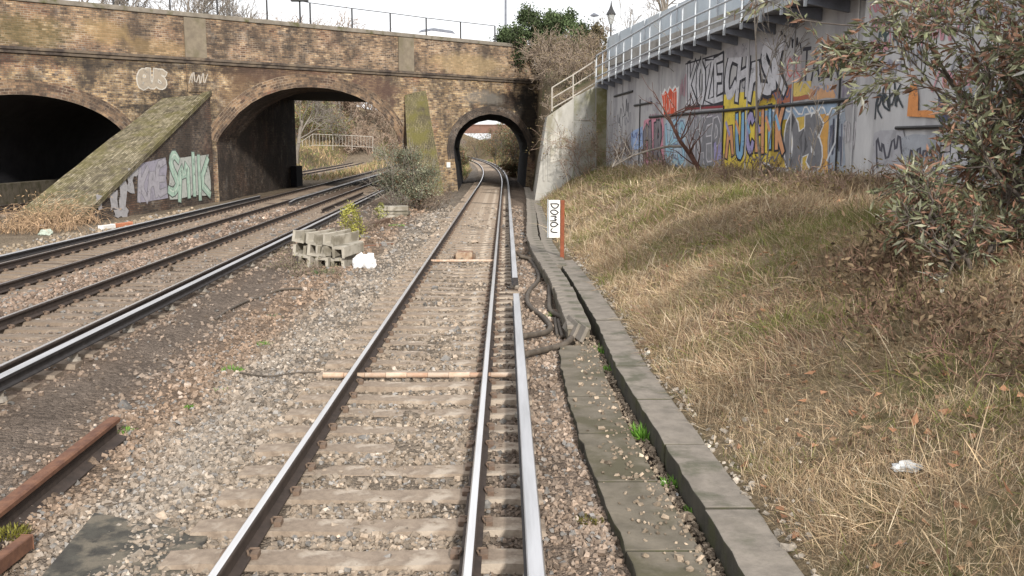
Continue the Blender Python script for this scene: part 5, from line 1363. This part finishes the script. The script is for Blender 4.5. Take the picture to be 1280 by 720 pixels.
p = at_y(822, 20, 78); bare_tree((p.x, 78, 7.3), 15, 120, 'bare tree behind the panel fence right of the heritage lamp', lev=5, rtw=.018)
for i, (px, Y, h) in enumerate(((745, 66, 4.5), (782, 64, 5.5), (800, 70, 6.0))):
    p = at_y(px, 60, Y); bare_tree((p.x, Y, 7.2), h, 130 + i, ['thin bare sapling left of the heritage lamp', 'thin bare sapling just right of the heritage lamp', 'thin bare sapling behind the panel fence, farther right than the lamp'][i], lev=3, rtw=.015, group='thin saplings by the panel fence', r=.05)

def leafy(loc, rad, n, leafL, col, seed, label, cat='bush', group=None, name='bush', stems=6, stemr=.02, colv=.35, mat=None, sub=14, flat=0.0, lw=.45, stemmat=None, bot=.15, brown=0.0, levs=2, shell=.35):
    """bush: grown stems plus many leaves gathered in uneven clumps through the crown's volume"""
    rg = np.random.RandomState(seed); rd = random.Random(seed)
    t = thing(name, label, cat, loc, group)
    segs, tips = [], []
    H = rad[2]
    for i in range(stems):
        a = rd.uniform(0, 6.28); grow(segs, tips, np.array(loc) + [math.cos(a) * rad[0] * .18, math.sin(a) * rad[1] * .18, -.1], (math.cos(a) * rad[0] / H * .7, math.sin(a) * rad[1] / H * .7, 1.0), H * rd.uniform(.45, .75), stemr, levs, rd, wig=.2, up=.05, ang=.6, sh=.6, n=3, rmin=stemr * .22)
    tubes_np('stem', segs, stemmat or M_bark, t, k=4)
    cc = rg.normal(size=(sub * 3, 3)); cc = unit(cc) * (shell + (1 - shell) * rg.uniform(size=(sub * 3, 1)) ** .6)
    cc = cc[cc[:, 2] > -.85][:sub * 2]
    w = rg.uniform(.3, 1.5, len(cc)); w /= w.sum()
    k = rg.choice(len(cc), n, p=w)
    P = cc[k] * (rg.uniform(.75, 1.15, (len(cc), 1)) if shell < .6 else rg.uniform(.9, 1.0, (len(cc), 1)))[k] + rg.normal(0, 1, (n, 3)) * rg.uniform(.10, .22 if shell < .6 else .16, (len(cc), 1))[k]
    P = np.array([0, 0, .5 + bot * .5]) * [0, 0, H] + P * np.array([rad[0], rad[1], H * .5]) + np.array(loc)
    P[:, 2] = np.maximum(P[:, 2], loc[2] + .02 + .1 * rg.uniform(size=n))
    tone = np.exp(rg.normal(0, .25, len(cc)))[k][:, None] * np.exp(rg.normal(0, colv, n))[:, None]
    cols = np.array(col) * tone
    if brown:
        b = rg.uniform(size=n) < brown; cols[b] = np.array([.20, .115, .07]) * tone[b]
    leaf_quads(P, leafL * rg.uniform(.6, 1.4, n), leafL * lw * rg.uniform(.7, 1.3, n), np.clip(cols, 0, .6), seed + 1, 'foliage', mat or M_leafm, t, flat=flat)
    return t
# ivy domes above the tunnel
for i, (px, py0, py1, Y, w) in enumerate(((653, 17, 60, 61.5, 30), (702, 18, 70, 60.5, 31), (745, 34, 75, 64, 15))):
    p = at_y(px, py0, Y); q = at_y(px, py1, Y)
    leafy((p.x, Y, 7.1), (w * Y / FPX, 1.7, p.z - 7.1), 16000 if i < 2 else 3000, .15, (.07, .095, .045) if i < 2 else (.10, .085, .05), 200 + i, ['dark green ivy covered bush at the end of the parapet', 'rounded ivy covered bush right of its twin above the tunnel', 'small brownish bush left of the heritage lamp'][i], group='bushes above the tunnel mouth', name='ivy_bush', lw=.75, sub=22, shell=.7, colv=.4, bot=.1)
# brown bare scrub spilling down the slope between tunnel and walkway
def scrub(loc, rad, seed, label, n=9, col=((.20, .15, .115), (.30, .25, .20)), name='bare_scrub', group='bare scrub bushes', rt=.008, leaves=0, lcol=(.2, .17, .08), levs=3, leaf=.06, r=.022, cat='scrub'):
    rd = random.Random(seed); rg = np.random.RandomState(seed); t = thing(name, label, cat, loc, group)
    segs, tips = [], []
    for i in range(n):
        a = rd.uniform(0, 6.28); q = rd.uniform(.1, .7)
        grow(segs, tips, np.array(loc) + [math.cos(a) * rad[0] * q, math.sin(a) * rad[1] * q, -.15], (math.cos(a) * .5, math.sin(a) * .5, 1), rad[2] * rd.uniform(.5, .8), r, levs, rd, wig=.3, up=.03, kids=(3, 5), ang=.75, sh=.62, n=4, rmin=rt)
    c0, c1 = np.array(col[0]), np.array(col[1])
    tubes_np('twigs', segs, M_twig, t, c0 + (c1 - c0) * rg.uniform(size=(len(segs), 1)), k=3)
    if leaves:
        tp = np.array([x[0] for x in tips]); P = tp[rg.choice(len(tp), leaves)] + rg.normal(0, .12, (leaves, 3))
        leaf_quads(P, leaf * rg.uniform(.6, 1.4, leaves), leaf * .5 * np.ones(leaves), np.clip(np.array(lcol) * np.exp(rg.normal(0, .35, leaves))[:, None], 0, .5), seed + 1, 'foliage', M_leafm, t)
    return t
sc_lab = ['brown bare scrub against the end of the brick parapet', 'brown bare scrub on the slope just left of the stair handrail', 'brown bare scrub behind the upper stair handrail', 'brown scrub under the ivy covered bushes', 'brown scrub between the walkway end and the heritage lamp', 'low scrub hanging over the whitewashed abutment', 'brown scrub right above the tunnel crown corner']
for i, (px, py, Y, w, h) in enumerate(((690, 118, 56, .9, 2.0), (705, 118, 52, 1.0, 1.9), (725, 92, 50, 1.0, 1.5), (697, 85, 57, 1.2, 1.2), (735, 82, 56, 1.2, 1.9), (700, 138, 47, .8, 1.1), (684, 140, 57, .7, 1.6))):
    p = at_y(px, py, Y); scrub((p.x, Y, max(float(hill_right_z(p.x, Y)) - .1, p.z - .4)), (w, w, h), 300 + i, sc_lab[i], n=13, leaves=900, lcol=(.22, .175, .105), leaf=.09, rt=.012, levs=3, group='brown scrub beside the tunnel mouth')

# bushes between the tracks
p = at_z(506, 262, -.2); leafy((p.x, p.y, -.2), (1.45, 1.2, 2.25), 18000, .095, (.20, .21, .145), 400, 'grey green bush growing between the tracks in front of the mossy buttress', stems=24, stemr=.02, lw=.32, sub=24, shell=.1, colv=.35, brown=.15, bot=.3, levs=3, stemmat=M_barkpale)
p = at_z(530, 262, -.2); scrub((p.x, p.y, -.25), (.7, .7, 1.0), 401, 'dead twiggy bush at the right foot of the grey green bush', n=12, leaves=300, rt=.008, group='dead twiggy plants between the tracks')
for k, (px, py, w, h, lab) in enumerate(((441, 302, .42, .95, 'young yellow green shrub growing behind the channel heap'), (437, 309, .2, .35, 'small bright green plant in front of the young shrub'), (476, 276, .26, .6, 'small yellowish plant left of the slab pile'))):
    p = at_z(px, py, -.22); leafy((p.x, p.y, -.22), (w, w, h), [900, 260, 260][k], .085, [(.30, .29, .075), (.33, .40, .07), (.25, .25, .09)][k], 410 + k, lab, cat='plant', name='young_shrub', group='young green plants by the channel heap', stems=5, stemr=.012, sub=10, lw=.4, bot=.2)
for k, (px, py, w, h, lab) in enumerate(((392, 346, .55, .45, 'dead grey weeds in front of the channel heap'), (365, 335, .6, .4, 'dead weeds left of the channel heap'), (452, 290, .5, .5, 'dry stalks between young shrub and slab pile'), (345, 318, .5, .25, 'low dead weeds beside the dark cess'))):
    p = at_z(px, py, -.24); scrub((p.x, p.y, -.24), (w, w, h), 420 + k, lab, n=14, leaves=160, lcol=(.14, .13, .075), leaf=.06, rt=.005, r=.009, levs=2, group='dead weeds around the channel heap', cat='dead weeds', name='dead_weeds')
for k, (px, py, r, n, h, lab) in enumerate(((290, 458, .11, 90, .09, 'small green weed on the dirt strip, brightest of the row'), (340, 394, .17, 60, .07, 'grey green weed near the thin dark cable'), (330, 426, .10, 60, .06, 'little green weed below the thin dark cable'), (276, 484, .08, 50, .05, 'tiny green weed lower left of the brightest one'), (238, 503, .06, 40, .05, 'tiny green weed nearest the scrap rail'), (155, 531, .09, 50, .06, 'green weed at the end of the scrap rail'), (407, 343, .2, 110, .16, 'dark green weed at the foot of the channel heap'), (565, 0, 0, 0, 0, ''), (496, 283, .3, 120, .08, 'patch of green weeds in front of the slab pile'), (684, 394, .07, 50, .08, 'green weed between the two cable loops'))):
    if n: p = at_z(px, py, -.22); tuft(p.x, p.y, float(ground_z(p.x, p.y)), r, n, h, 500 + k, lab, col=(.14, .26, .05) if k not in (1, 6) else (.13, .17, .08))
for k, (px, py, r, n, h, lab) in enumerate(((806, 545, .09, 170, .16, 'bright green weed growing between slab and kerb, the largest there'), (752, 440, .10, 110, .13, 'green weeds in the slot left of the kerb, farther up'), (762, 462, .06, 60, .10, 'small green weed in the slot just below the upper clump'), (840, 604, .07, 70, .10, 'green weed in the slot beside the kerb, lower down'), (868, 640, .07, 60, .08, 'low green weed in the slot at the bottom right'))):
    p = at_z(px, py, -.2); tuft(p.x, p.y, -.22, r, n, h, 520 + k, lab, col=(.16, .33, .05), group='green weeds beside the kerb')
p = at_z(737, 650, -.2); tuft(p.x, p.y, -.2, .10, 120, .03, 540, 'mossy patch on the ballast between rail and slab', col=(.12, .105, .03), group='moss patches', cat='moss', name='moss_patch')
p = at_z(12, 668, -.22); tuft(p.x, p.y, -.22, .14, 260, .05, 541, 'yellow green moss patch beside the scrap rail at the left edge', col=(.17, .16, .03), group='moss patches', cat='moss', name='moss_patch')

# dead brambles at the foot of the wing buttress
for k, (px, py, w, h, lab) in enumerate(((62, 282, 1.5, 1.5, 'tangle of dead straw coloured brambles at the foot of the wing buttress'), (20, 292, 1.6, 1.1, 'dead brambles at the left edge beside the far rails'), (98, 272, .9, 1.0, 'small dead bramble clump leaning on the wing buttress'))):
    p = at_z(px, py, -.28); rd = random.Random(600 + k); rg = np.random.RandomState(600 + k)
    t = thing('dead_bramble', lab, 'bramble', (p.x, p.y + w * .5, -.28), 'dead brambles by the wing buttress'); segs = []
    for i in range(150):
        a = rd.uniform(0, 6.28); q = w * math.sqrt(rd.random()); b = np.array([p.x + q * math.cos(a), p.y + w * .5 + q * math.sin(a) * .7, -.28]); d = np.array([rd.gauss(0, .6), rd.gauss(0, .6), 1.2]); L = h * rd.uniform(.5, 1.2)
        for s_ in range(6):
            d = d / np.linalg.norm(d); n_ = b + d * L / 5; segs.append((b, n_, .014 * (1 - s_ / 8), .014 * (1 - (s_ + 1) / 8))); b = n_; d = d + np.array([rd.gauss(0, .35), rd.gauss(0, .35), -.42 + rd.gauss(0, .2)])
            if b[2] < -.25: break
    tubes_np('canes', segs, M_twig, t, np.array([.36, .25, .16]) * np.exp(rg.normal(0, .3, (len(segs), 1))), k=3)
    n = 500; P = np.stack([p.x + rg.normal(0, w * .5, n), p.y + w * .5 + rg.normal(0, w * .4, n), -.28 + h * .75 * rg.uniform(size=n) ** 1.3], -1)
    leaf_quads(P, .12 * rg.uniform(.5, 1.4, n), np.full(n, .03), np.array([.33, .235, .14]) * np.exp(rg.normal(0, .35, (n, 1))), 610 + k, 'dead_leaves', M_leafm, t)

# saplings and fallen branches in front of the graffiti wall
def sapling(px, pybase, pytop, lean, seed, label, r=.028, lev=2, mat=None):
    p = None
    for Y in np.linspace(12, 44, 200):
        q = at_y(px, pybase, float(Y))
        if q.z <= float(bank_z(q.x, q.y)): break
        p = q
    if p is None: p = q
    top = at_y(px + lean, pytop, p.y); rd = random.Random(seed)
    t = thing('sapling', label, 'sapling', tuple(p), 'bare saplings in front of the graffiti wall'); segs, tips = [], []
    d = np.array(top - p); L = np.linalg.norm(d)
    grow(segs, tips, np.array(p) - [0, 0, .1], d, L, r, lev, rd, wig=.05, up=.0, kids=(4, 7), ang=.5, sh=.42, n=8, rmin=.007, taper=.3)
    tubes_np('branches', segs, mat or M_barkpale, t, k=5); return t
sapling(952, 222, -6, -12, 700, 'tallest bare sapling crossing the yellow graffiti', .04, 3)
sapling(957, 220, 40, 12, 701, 'bare sapling leaning right beside the tallest one', .02)
sapling(845, 205, 70, -14, 702, 'thin bare sapling by the red crown graffiti', .02)
sapling(850, 206, 60, 0, 703, 'upright thin sapling right of the red crown graffiti', .02, 3)
sapling(858, 206, 90, 4, 704, 'slim sapling by the KOZE letters', .016)
sapling(895, 210, 85, -6, 705, 'slim bare sapling in front of the grey letters', .014)
sapling(1010, 226, 150, 8, 706, 'short bare sapling in front of the big grey rounded letters', .016)
def limb(pix, Y, r, seed, label, mat, lev=1):
    pts = [np.array(at_y(x, y, Y + dy)) for x, y, dy in pix]; rd = random.Random(seed)
    t = thing('fallen_branch', label, 'branch', tuple(pts[0]), 'fallen branches on the bank'); segs = []
    for i in range(len(pts) - 1):
        f0, f1 = i / len(pts), (i + 1) / len(pts); segs.append((pts[i], pts[i + 1], r * (1 - .7 * f0), r * (1 - .7 * f1)))
    tw, tips = segs, []
    for i in range(1, len(pts)):
        for j in range(3): grow(tw, tips, pts[i], (rd.gauss(0, .5), rd.gauss(0, .5), .6), .9, r * .25, lev, rd, wig=.2, kids=(1, 3), n=3, rmin=.006)
    tubes_np('branches', tw, mat, t, k=5); return t
limb([(880, 224, 0), (872, 208, .1), (862, 192, .1), (850, 176, 0), (842, 160, 0), (836, 146, 0)], 27, .085, 720, 'thick red brown leaning branch under the grey letters', M_barkred, 1)
limb([(852, 183, 0), (835, 183, 0), (812, 188, 0), (790, 195, 0), (775, 203, .1), (765, 209, .2)], 29.5, .045, 721, 'long pale branch arching down to the left', M_barkpale, 0)
# low growth at the foot of the wall and against the abutment
def bank_at(px, py):
    last = at_y(px, py, 10)
    for Y in np.linspace(5, 43, 400):
        q = at_y(px, py, float(Y))
        if q.x > float(kerb_x(q.y)) and q.z <= float(bank_z(q.x, q.y)): return q
        last = q
    return last
wl_ = ['dead twiggy scrub at the wall foot under the blue patch', 'dead scrub under the pink outlined letters', 'dead scrub under the pale blue letters', 'dead scrub at the wall foot under the yellow graffiti', 'dead scrub at the wall foot under the big grey letters', 'dead scrub at the wall foot below the pale pier', 'twiggy scrub leaning on the damp end of the abutment', 'thin scrub in front of the grey abutment panel', 'reddish dead stalks on the grassy mound']
for k, (px, py, w, h, n, lv) in enumerate(((790, 208, 1.0, 1.2, 12, 200), (818, 210, 1.0, 1.0, 11, 90), (846, 212, 1.0, .9, 9, 60), (940, 224, 1.1, .6, 10, 100), (1000, 232, 1.0, .5, 10, 80), (1060, 242, 1.0, .6, 10, 120), (762, 206, 1.3, 3.2, 13, 600), (735, 214, 1.0, 2.2, 10, 300), (725, 222, .6, .9, 9, 60))):
    q = bank_at(px, py); scrub(tuple(q), (w, w * .6, h), 740 + k, wl_[k], n=n, leaves=lv, lcol=(.20, .16, .08), leaf=.08, rt=.007, levs=2, r=.014, group='dead scrub at the foot of the graffiti wall', col=((.20, .13, .10), (.33, .25, .19)))
# the big shrub on the right, close to the camera
def big_shrub(loc, rad, n, seed, label, leafL=.11):
    rd = random.Random(seed); rg = np.random.RandomState(seed); t = thing('leafy_shrub', label, 'shrub', loc, 'evergreen shrubs on the right of the bank')
    segs, tips = [], []
    for i in range(13):
        a = rd.uniform(0, 6.28); grow(segs, tips, np.array(loc) + [math.cos(a) * .25, math.sin(a) * .25, -.1], (math.cos(a) * rad[0] / rad[2] * rd.uniform(.3, 1), math.sin(a) * rad[1] / rad[2] * rd.uniform(.3, 1), 1), rad[2] * rd.uniform(.45, .8), .03, 3, rd, wig=.2, up=.0, kids=(3, 5), ang=.8, sh=.55, n=5, rmin=.004)
    tubes_np('stem', segs, M_bark, t, k=5)
    P0 = np.array([s[0] for s in segs[40:]]); P1 = np.array([s[1] for s in segs[40:]])
    k = rg.randint(len(P0), size=n); f = rg.uniform(size=(n, 1)); P = P0[k] * (1 - f) + P1[k] * f + rg.normal(0, .03, (n, 3))
    D = unit(P1[k] - P0[k]); D[:, 2] -= .25
    tone = np.exp(rg.normal(0, .3, n))[:, None]
    pal = np.array([[.165, .18, .10], [.22, .225, .14], [.215, .12, .08], [.34, .35, .25], [.28, .165, .115]])
    cols = pal[rg.choice(5, n, p=[.30, .24, .20, .10, .16])] * tone
    leaf_quads(P, leafL * rg.uniform(.6, 1.5, n), leafL * .30 * rg.uniform(.7, 1.3, n), np.clip(cols, 0, .5), seed + 1, 'foliage', M_leaf, t, dirs=D)
    return t
q = (5.85, 10.2); big_shrub((q[0], q[1], float(bank_z(*q)) - .05), (1.1, 1.1, 3.4), 11000, 800, 'tall loose evergreen shrub in front of the pale pier on the right', .12)
q = (5.6, 9.1); big_shrub((q[0], q[1], float(bank_z(*q)) - .05), (1.1, .9, 1.9), 6500, 801, 'lower evergreen shrub at the right edge of the view', .11)
q = (4.55, 9.0); big_shrub((q[0], q[1], float(bank_z(*q)) - .05), (.9, .8, 1.0), 3600, 802, 'low spreading evergreen shrub below the tall one', .10)
for k, (px, py, lab) in enumerate(((1120, 350, 'dead leaf littered undergrowth left below the tall evergreen shrub'), (1180, 400, 'brown dead undergrowth below the evergreen shrubs'), (1250, 450, 'brown undergrowth at the right edge under the shrubs'))):
    q = bank_at(px, py); scrub(tuple(q), (.8, .8, .5), 820 + k, lab, n=16, leaves=700, lcol=(.13, .095, .06), leaf=.07, rt=.004, r=.008, levs=2, group='undergrowth below the evergreen shrubs', col=((.15, .09, .07), (.26, .17, .12)))
rg = np.random.RandomState(890); n = 14000                     # brown leaf litter under the shrubs and down the bank
y = 4 + 20 * rg.uniform(size=n) ** 1.3; x = kerb_x(y) + .3 + 5.5 * rg.uniform(size=n) ** .7
ok = (x < wall_x(y) - .1) & (x < .62 * y + .6) & (rg.uniform(size=n) < np.clip(.25 + .5 * nz(x, y, .9) + .14 * (x - 3), .05, 1)); x, y = x[ok], y[ok]; n = len(x)
tag(leaf_quads(np.stack([x, y, bank_z(x, y) + .015 + .03 * rg.uniform(size=n)], -1), .06 * rg.uniform(.5, 1.5, n), .04 * rg.uniform(.6, 1.3, n), np.array([.21, .135, .085]) * np.exp(rg.normal(0, .4, (n, 1))), 891, 'leaf_litter', M_leafm, flat=.6), kind='stuff')
# fallen orange leaves
rg = np.random.RandomState(900); n = 420
y = rg.uniform(4, 16, n); x = kerb_x(y) + rg.uniform(.05, 4.2, n); ok = x < .62 * y + .5; x, y = x[ok], y[ok]; n = len(x)
P = np.stack([x, y, bank_z(x, y) + .03], -1)
tag(leaf_quads(P, .10 * rg.uniform(.5, 1.2, n), .07 * rg.uniform(.6, 1.2, n), np.array([.36, .19, .11]) * np.exp(rg.normal(0, .3, (n, 1))), 901, 'fallen_leaves', M_leafm, flat=.75), kind='stuff')

# ------------------------------------------------------------------ beyond the bridge
# far girder bridge over the line, seen through the tunnel
fb = thing('girder_bridge', 'far brown girder bridge seen through the small tunnel', 'bridge', (-8, 232, 0))
M_far = simple("far_brick", (.30, .21, .155), (.22, .155, .115), 1, .95, c3=(.36, .27, .2), s3=.3)
M_girder = simple("far_girder", (.23, .135, .10), (.17, .10, .08), 1, .8)
mb = MB(); mb.box((-2, 232, 6.3), (44, 1.2, 1.9)); mb.build('girder', M_girder, fb)
mb = MB(); mb.box((-2, 231.3, 7.35), (44, .3, .25)); mb.build('top_flange', M_girder, fb)
mb = MB(); mb.box((3.5, 232, 2.6), (14, 2.4, 5.4)); mb.build('abutment', M_far, fb)
mb = MB(); mb.box((-16.6, 232, 2.6), (9, 2.4, 5.4)); mb.build('abutment', M_far, fb)
mb = MB(); mb.box((3.3, 229.8, 4.2), (12, .5, 1.1)); mb.build('ledge', M_far, fb)
# vegetation and banks beyond
lab = ['leafy bush on the right of the curve seen through the tunnel', 'second bush on the curve seen through the tunnel', 'tall brownish bush nearest the tunnel exit on its right', 'far bush left of the curve seen through the tunnel', 'far bush beside the distant girder bridge', 'low bush right inside the tunnel exit', 'low bush left of the track past the tunnel']
for k, (px, py, Y, w, h, br) in enumerate(((622, 205, 130, 2.2, 5.4, .4), (636, 207, 108, 2.2, 5.6, .3), (648, 210, 92, 1.7, 5.0, .5), (571, 196, 160, 1.6, 3.0, .2), (600, 184, 205, 5, 5.5, .5), (645, 214, 82, 1.2, 1.6, .5), (574, 207, 100, 1.2, 2.0, .4))):
    p = at_y(px, py, Y); z = float(ground_z(p.x, Y)); leafy((p.x, Y, z - .1), (w, w, h), 3500, .2, (.135, .14, .075), 900 + 3 * k, lab[k], group='bushes beyond the tunnel', stems=8, stemr=.05, brown=br, sub=20, shell=.1, lw=.4)
# white railing on the bank seen through the middle arch
wr = thing('white_railing', 'white railing along the bank seen through the middle arch', 'railing', (-22, 140, 2))
RY = 136
pr = [((371, 189), (371, 179)), ((378, 187), (378, 176)), ((391, 183.5), (391, 167.5)), ((416, 184), (416, 168.5)), ((440, 184.5), (440, 169.5)), ((466, 186), (466, 171))]
pp = []
for i, (b0, t0) in enumerate(pr):
    a_, b_ = at_y(*b0, RY), at_y(*t0, RY); pp.append((a_, b_))
    mb = MB(); mb.tube([a_ - Vector((0, 0, .4)), b_], .045, 5); mb.build('post', M_rail_pale, wr)
for f in (1.0, .12):
    mb = MB(); mb.tube([a_.lerp(b_, f) for a_, b_ in pp], .04, 5); mb.build('rail', M_rail_pale, wr)
for i in range(len(pp) - 1):
    n = max(2, int((pp[i + 1][0] - pp[i][0]).length / .42))
    for k in range(1, n):
        f = k / n; a_, b_ = pp[i][0].lerp(pp[i + 1][0], f), pp[i][1].lerp(pp[i + 1][1], f)
        mb = MB(); mb.tube([a_.lerp(b_, .12), b_], .025, 4); mb.build('baluster', M_rail_pale, wr)
for k, (px, Y, w, h, bare) in enumerate(((380, 150, 4, 5.5, 0), (398, 158, 4, 5, 0), (416, 150, 3.5, 4.5, 0), (372, 165, 4, 8, 1), (392, 172, 5, 9, 1), (412, 168, 4, 8, 1), (432, 175, 5, 9, 1), (452, 170, 4.5, 8, 1), (470, 178, 5, 9, 1), (488, 172, 5, 9, 1), (440, 156, 3, 4, 1), (460, 152, 3, 3.5, 1), (362, 178, 5, 11, 1), (402, 186, 5, 12, 1), (422, 190, 5, 12, 1), (445, 190, 5, 12, 1), (468, 194, 5, 12, 1), (384, 190, 5, 12, 1))):
    p = at_y(px, 180, Y); z = float(ground_z(p.x, Y)); L = 'number %d' % k
    side = ['far left', 'left', 'middle', 'right', 'far right'][min(4, max(0, int((px - 362) / 26)))]; dist = 'near' if Y < 160 else ('back' if Y > 182 else 'second')
    if bare: scrub((p.x, Y, z - .2), (w * .9, w * .7, h), 1000 + k, 'bare scrub on the bank beyond the middle arch, %s row, %s%s' % (dist, side, ['', ', taller'][h > 8.5]), n=12, leaves=500, lcol=(.25, .18, .12), leaf=.3, rt=.04, r=.09, levs=3, group='bare scrub on the bank beyond the middle arch', col=((.24, .17, .13), (.40, .32, .25)))
    else: leafy((p.x, Y, z - .2), (w, w, h), 3000, .28, (.16, .17, .08), 1000 + k, ['evergreen bush on the bank above the left end of the white railing', 'evergreen bush behind the white railing, between two others', 'evergreen bush on the bank above the middle of the white railing'][k], group='evergreen bushes above the white railing', stems=8, stemr=.06, brown=.3, sub=18, shell=.1)
# dry grass on the far bank
rg = np.random.RandomState(950); n = 26000
y = rg.uniform(76, 170, n); x = rg.uniform(-40, 12, n)
off = np.minimum(np.minimum(np.abs(x - tc(y)), np.abs(x - ta(y))), np.minimum(np.abs(x - tb(y)), np.abs(x - tcc(y)))); ok = off > 2.1; x, y = x[ok], y[ok]; n = len(x)
a = rg.uniform(0, 6.28, n); le = rg.uniform(.1, .9, n); D = np.stack([np.sin(le) * np.cos(a), np.sin(le) * np.sin(a), np.cos(le)], -1)
cols = np.where(rg.uniform(size=(n, 1)) < .35 + .3 * nz(x, y, .12)[:, None], np.array([[.17, .20, .07]]), np.array([[.38, .28, .16]])) * np.exp(rg.normal(0, .25, (n, 1)))
tag(blades("far_grass", np.stack([x, y, ground_z(x, y)], -1), D, rg.uniform(.3, .8, n), np.full(n, .09), cols, 951), kind='stuff')
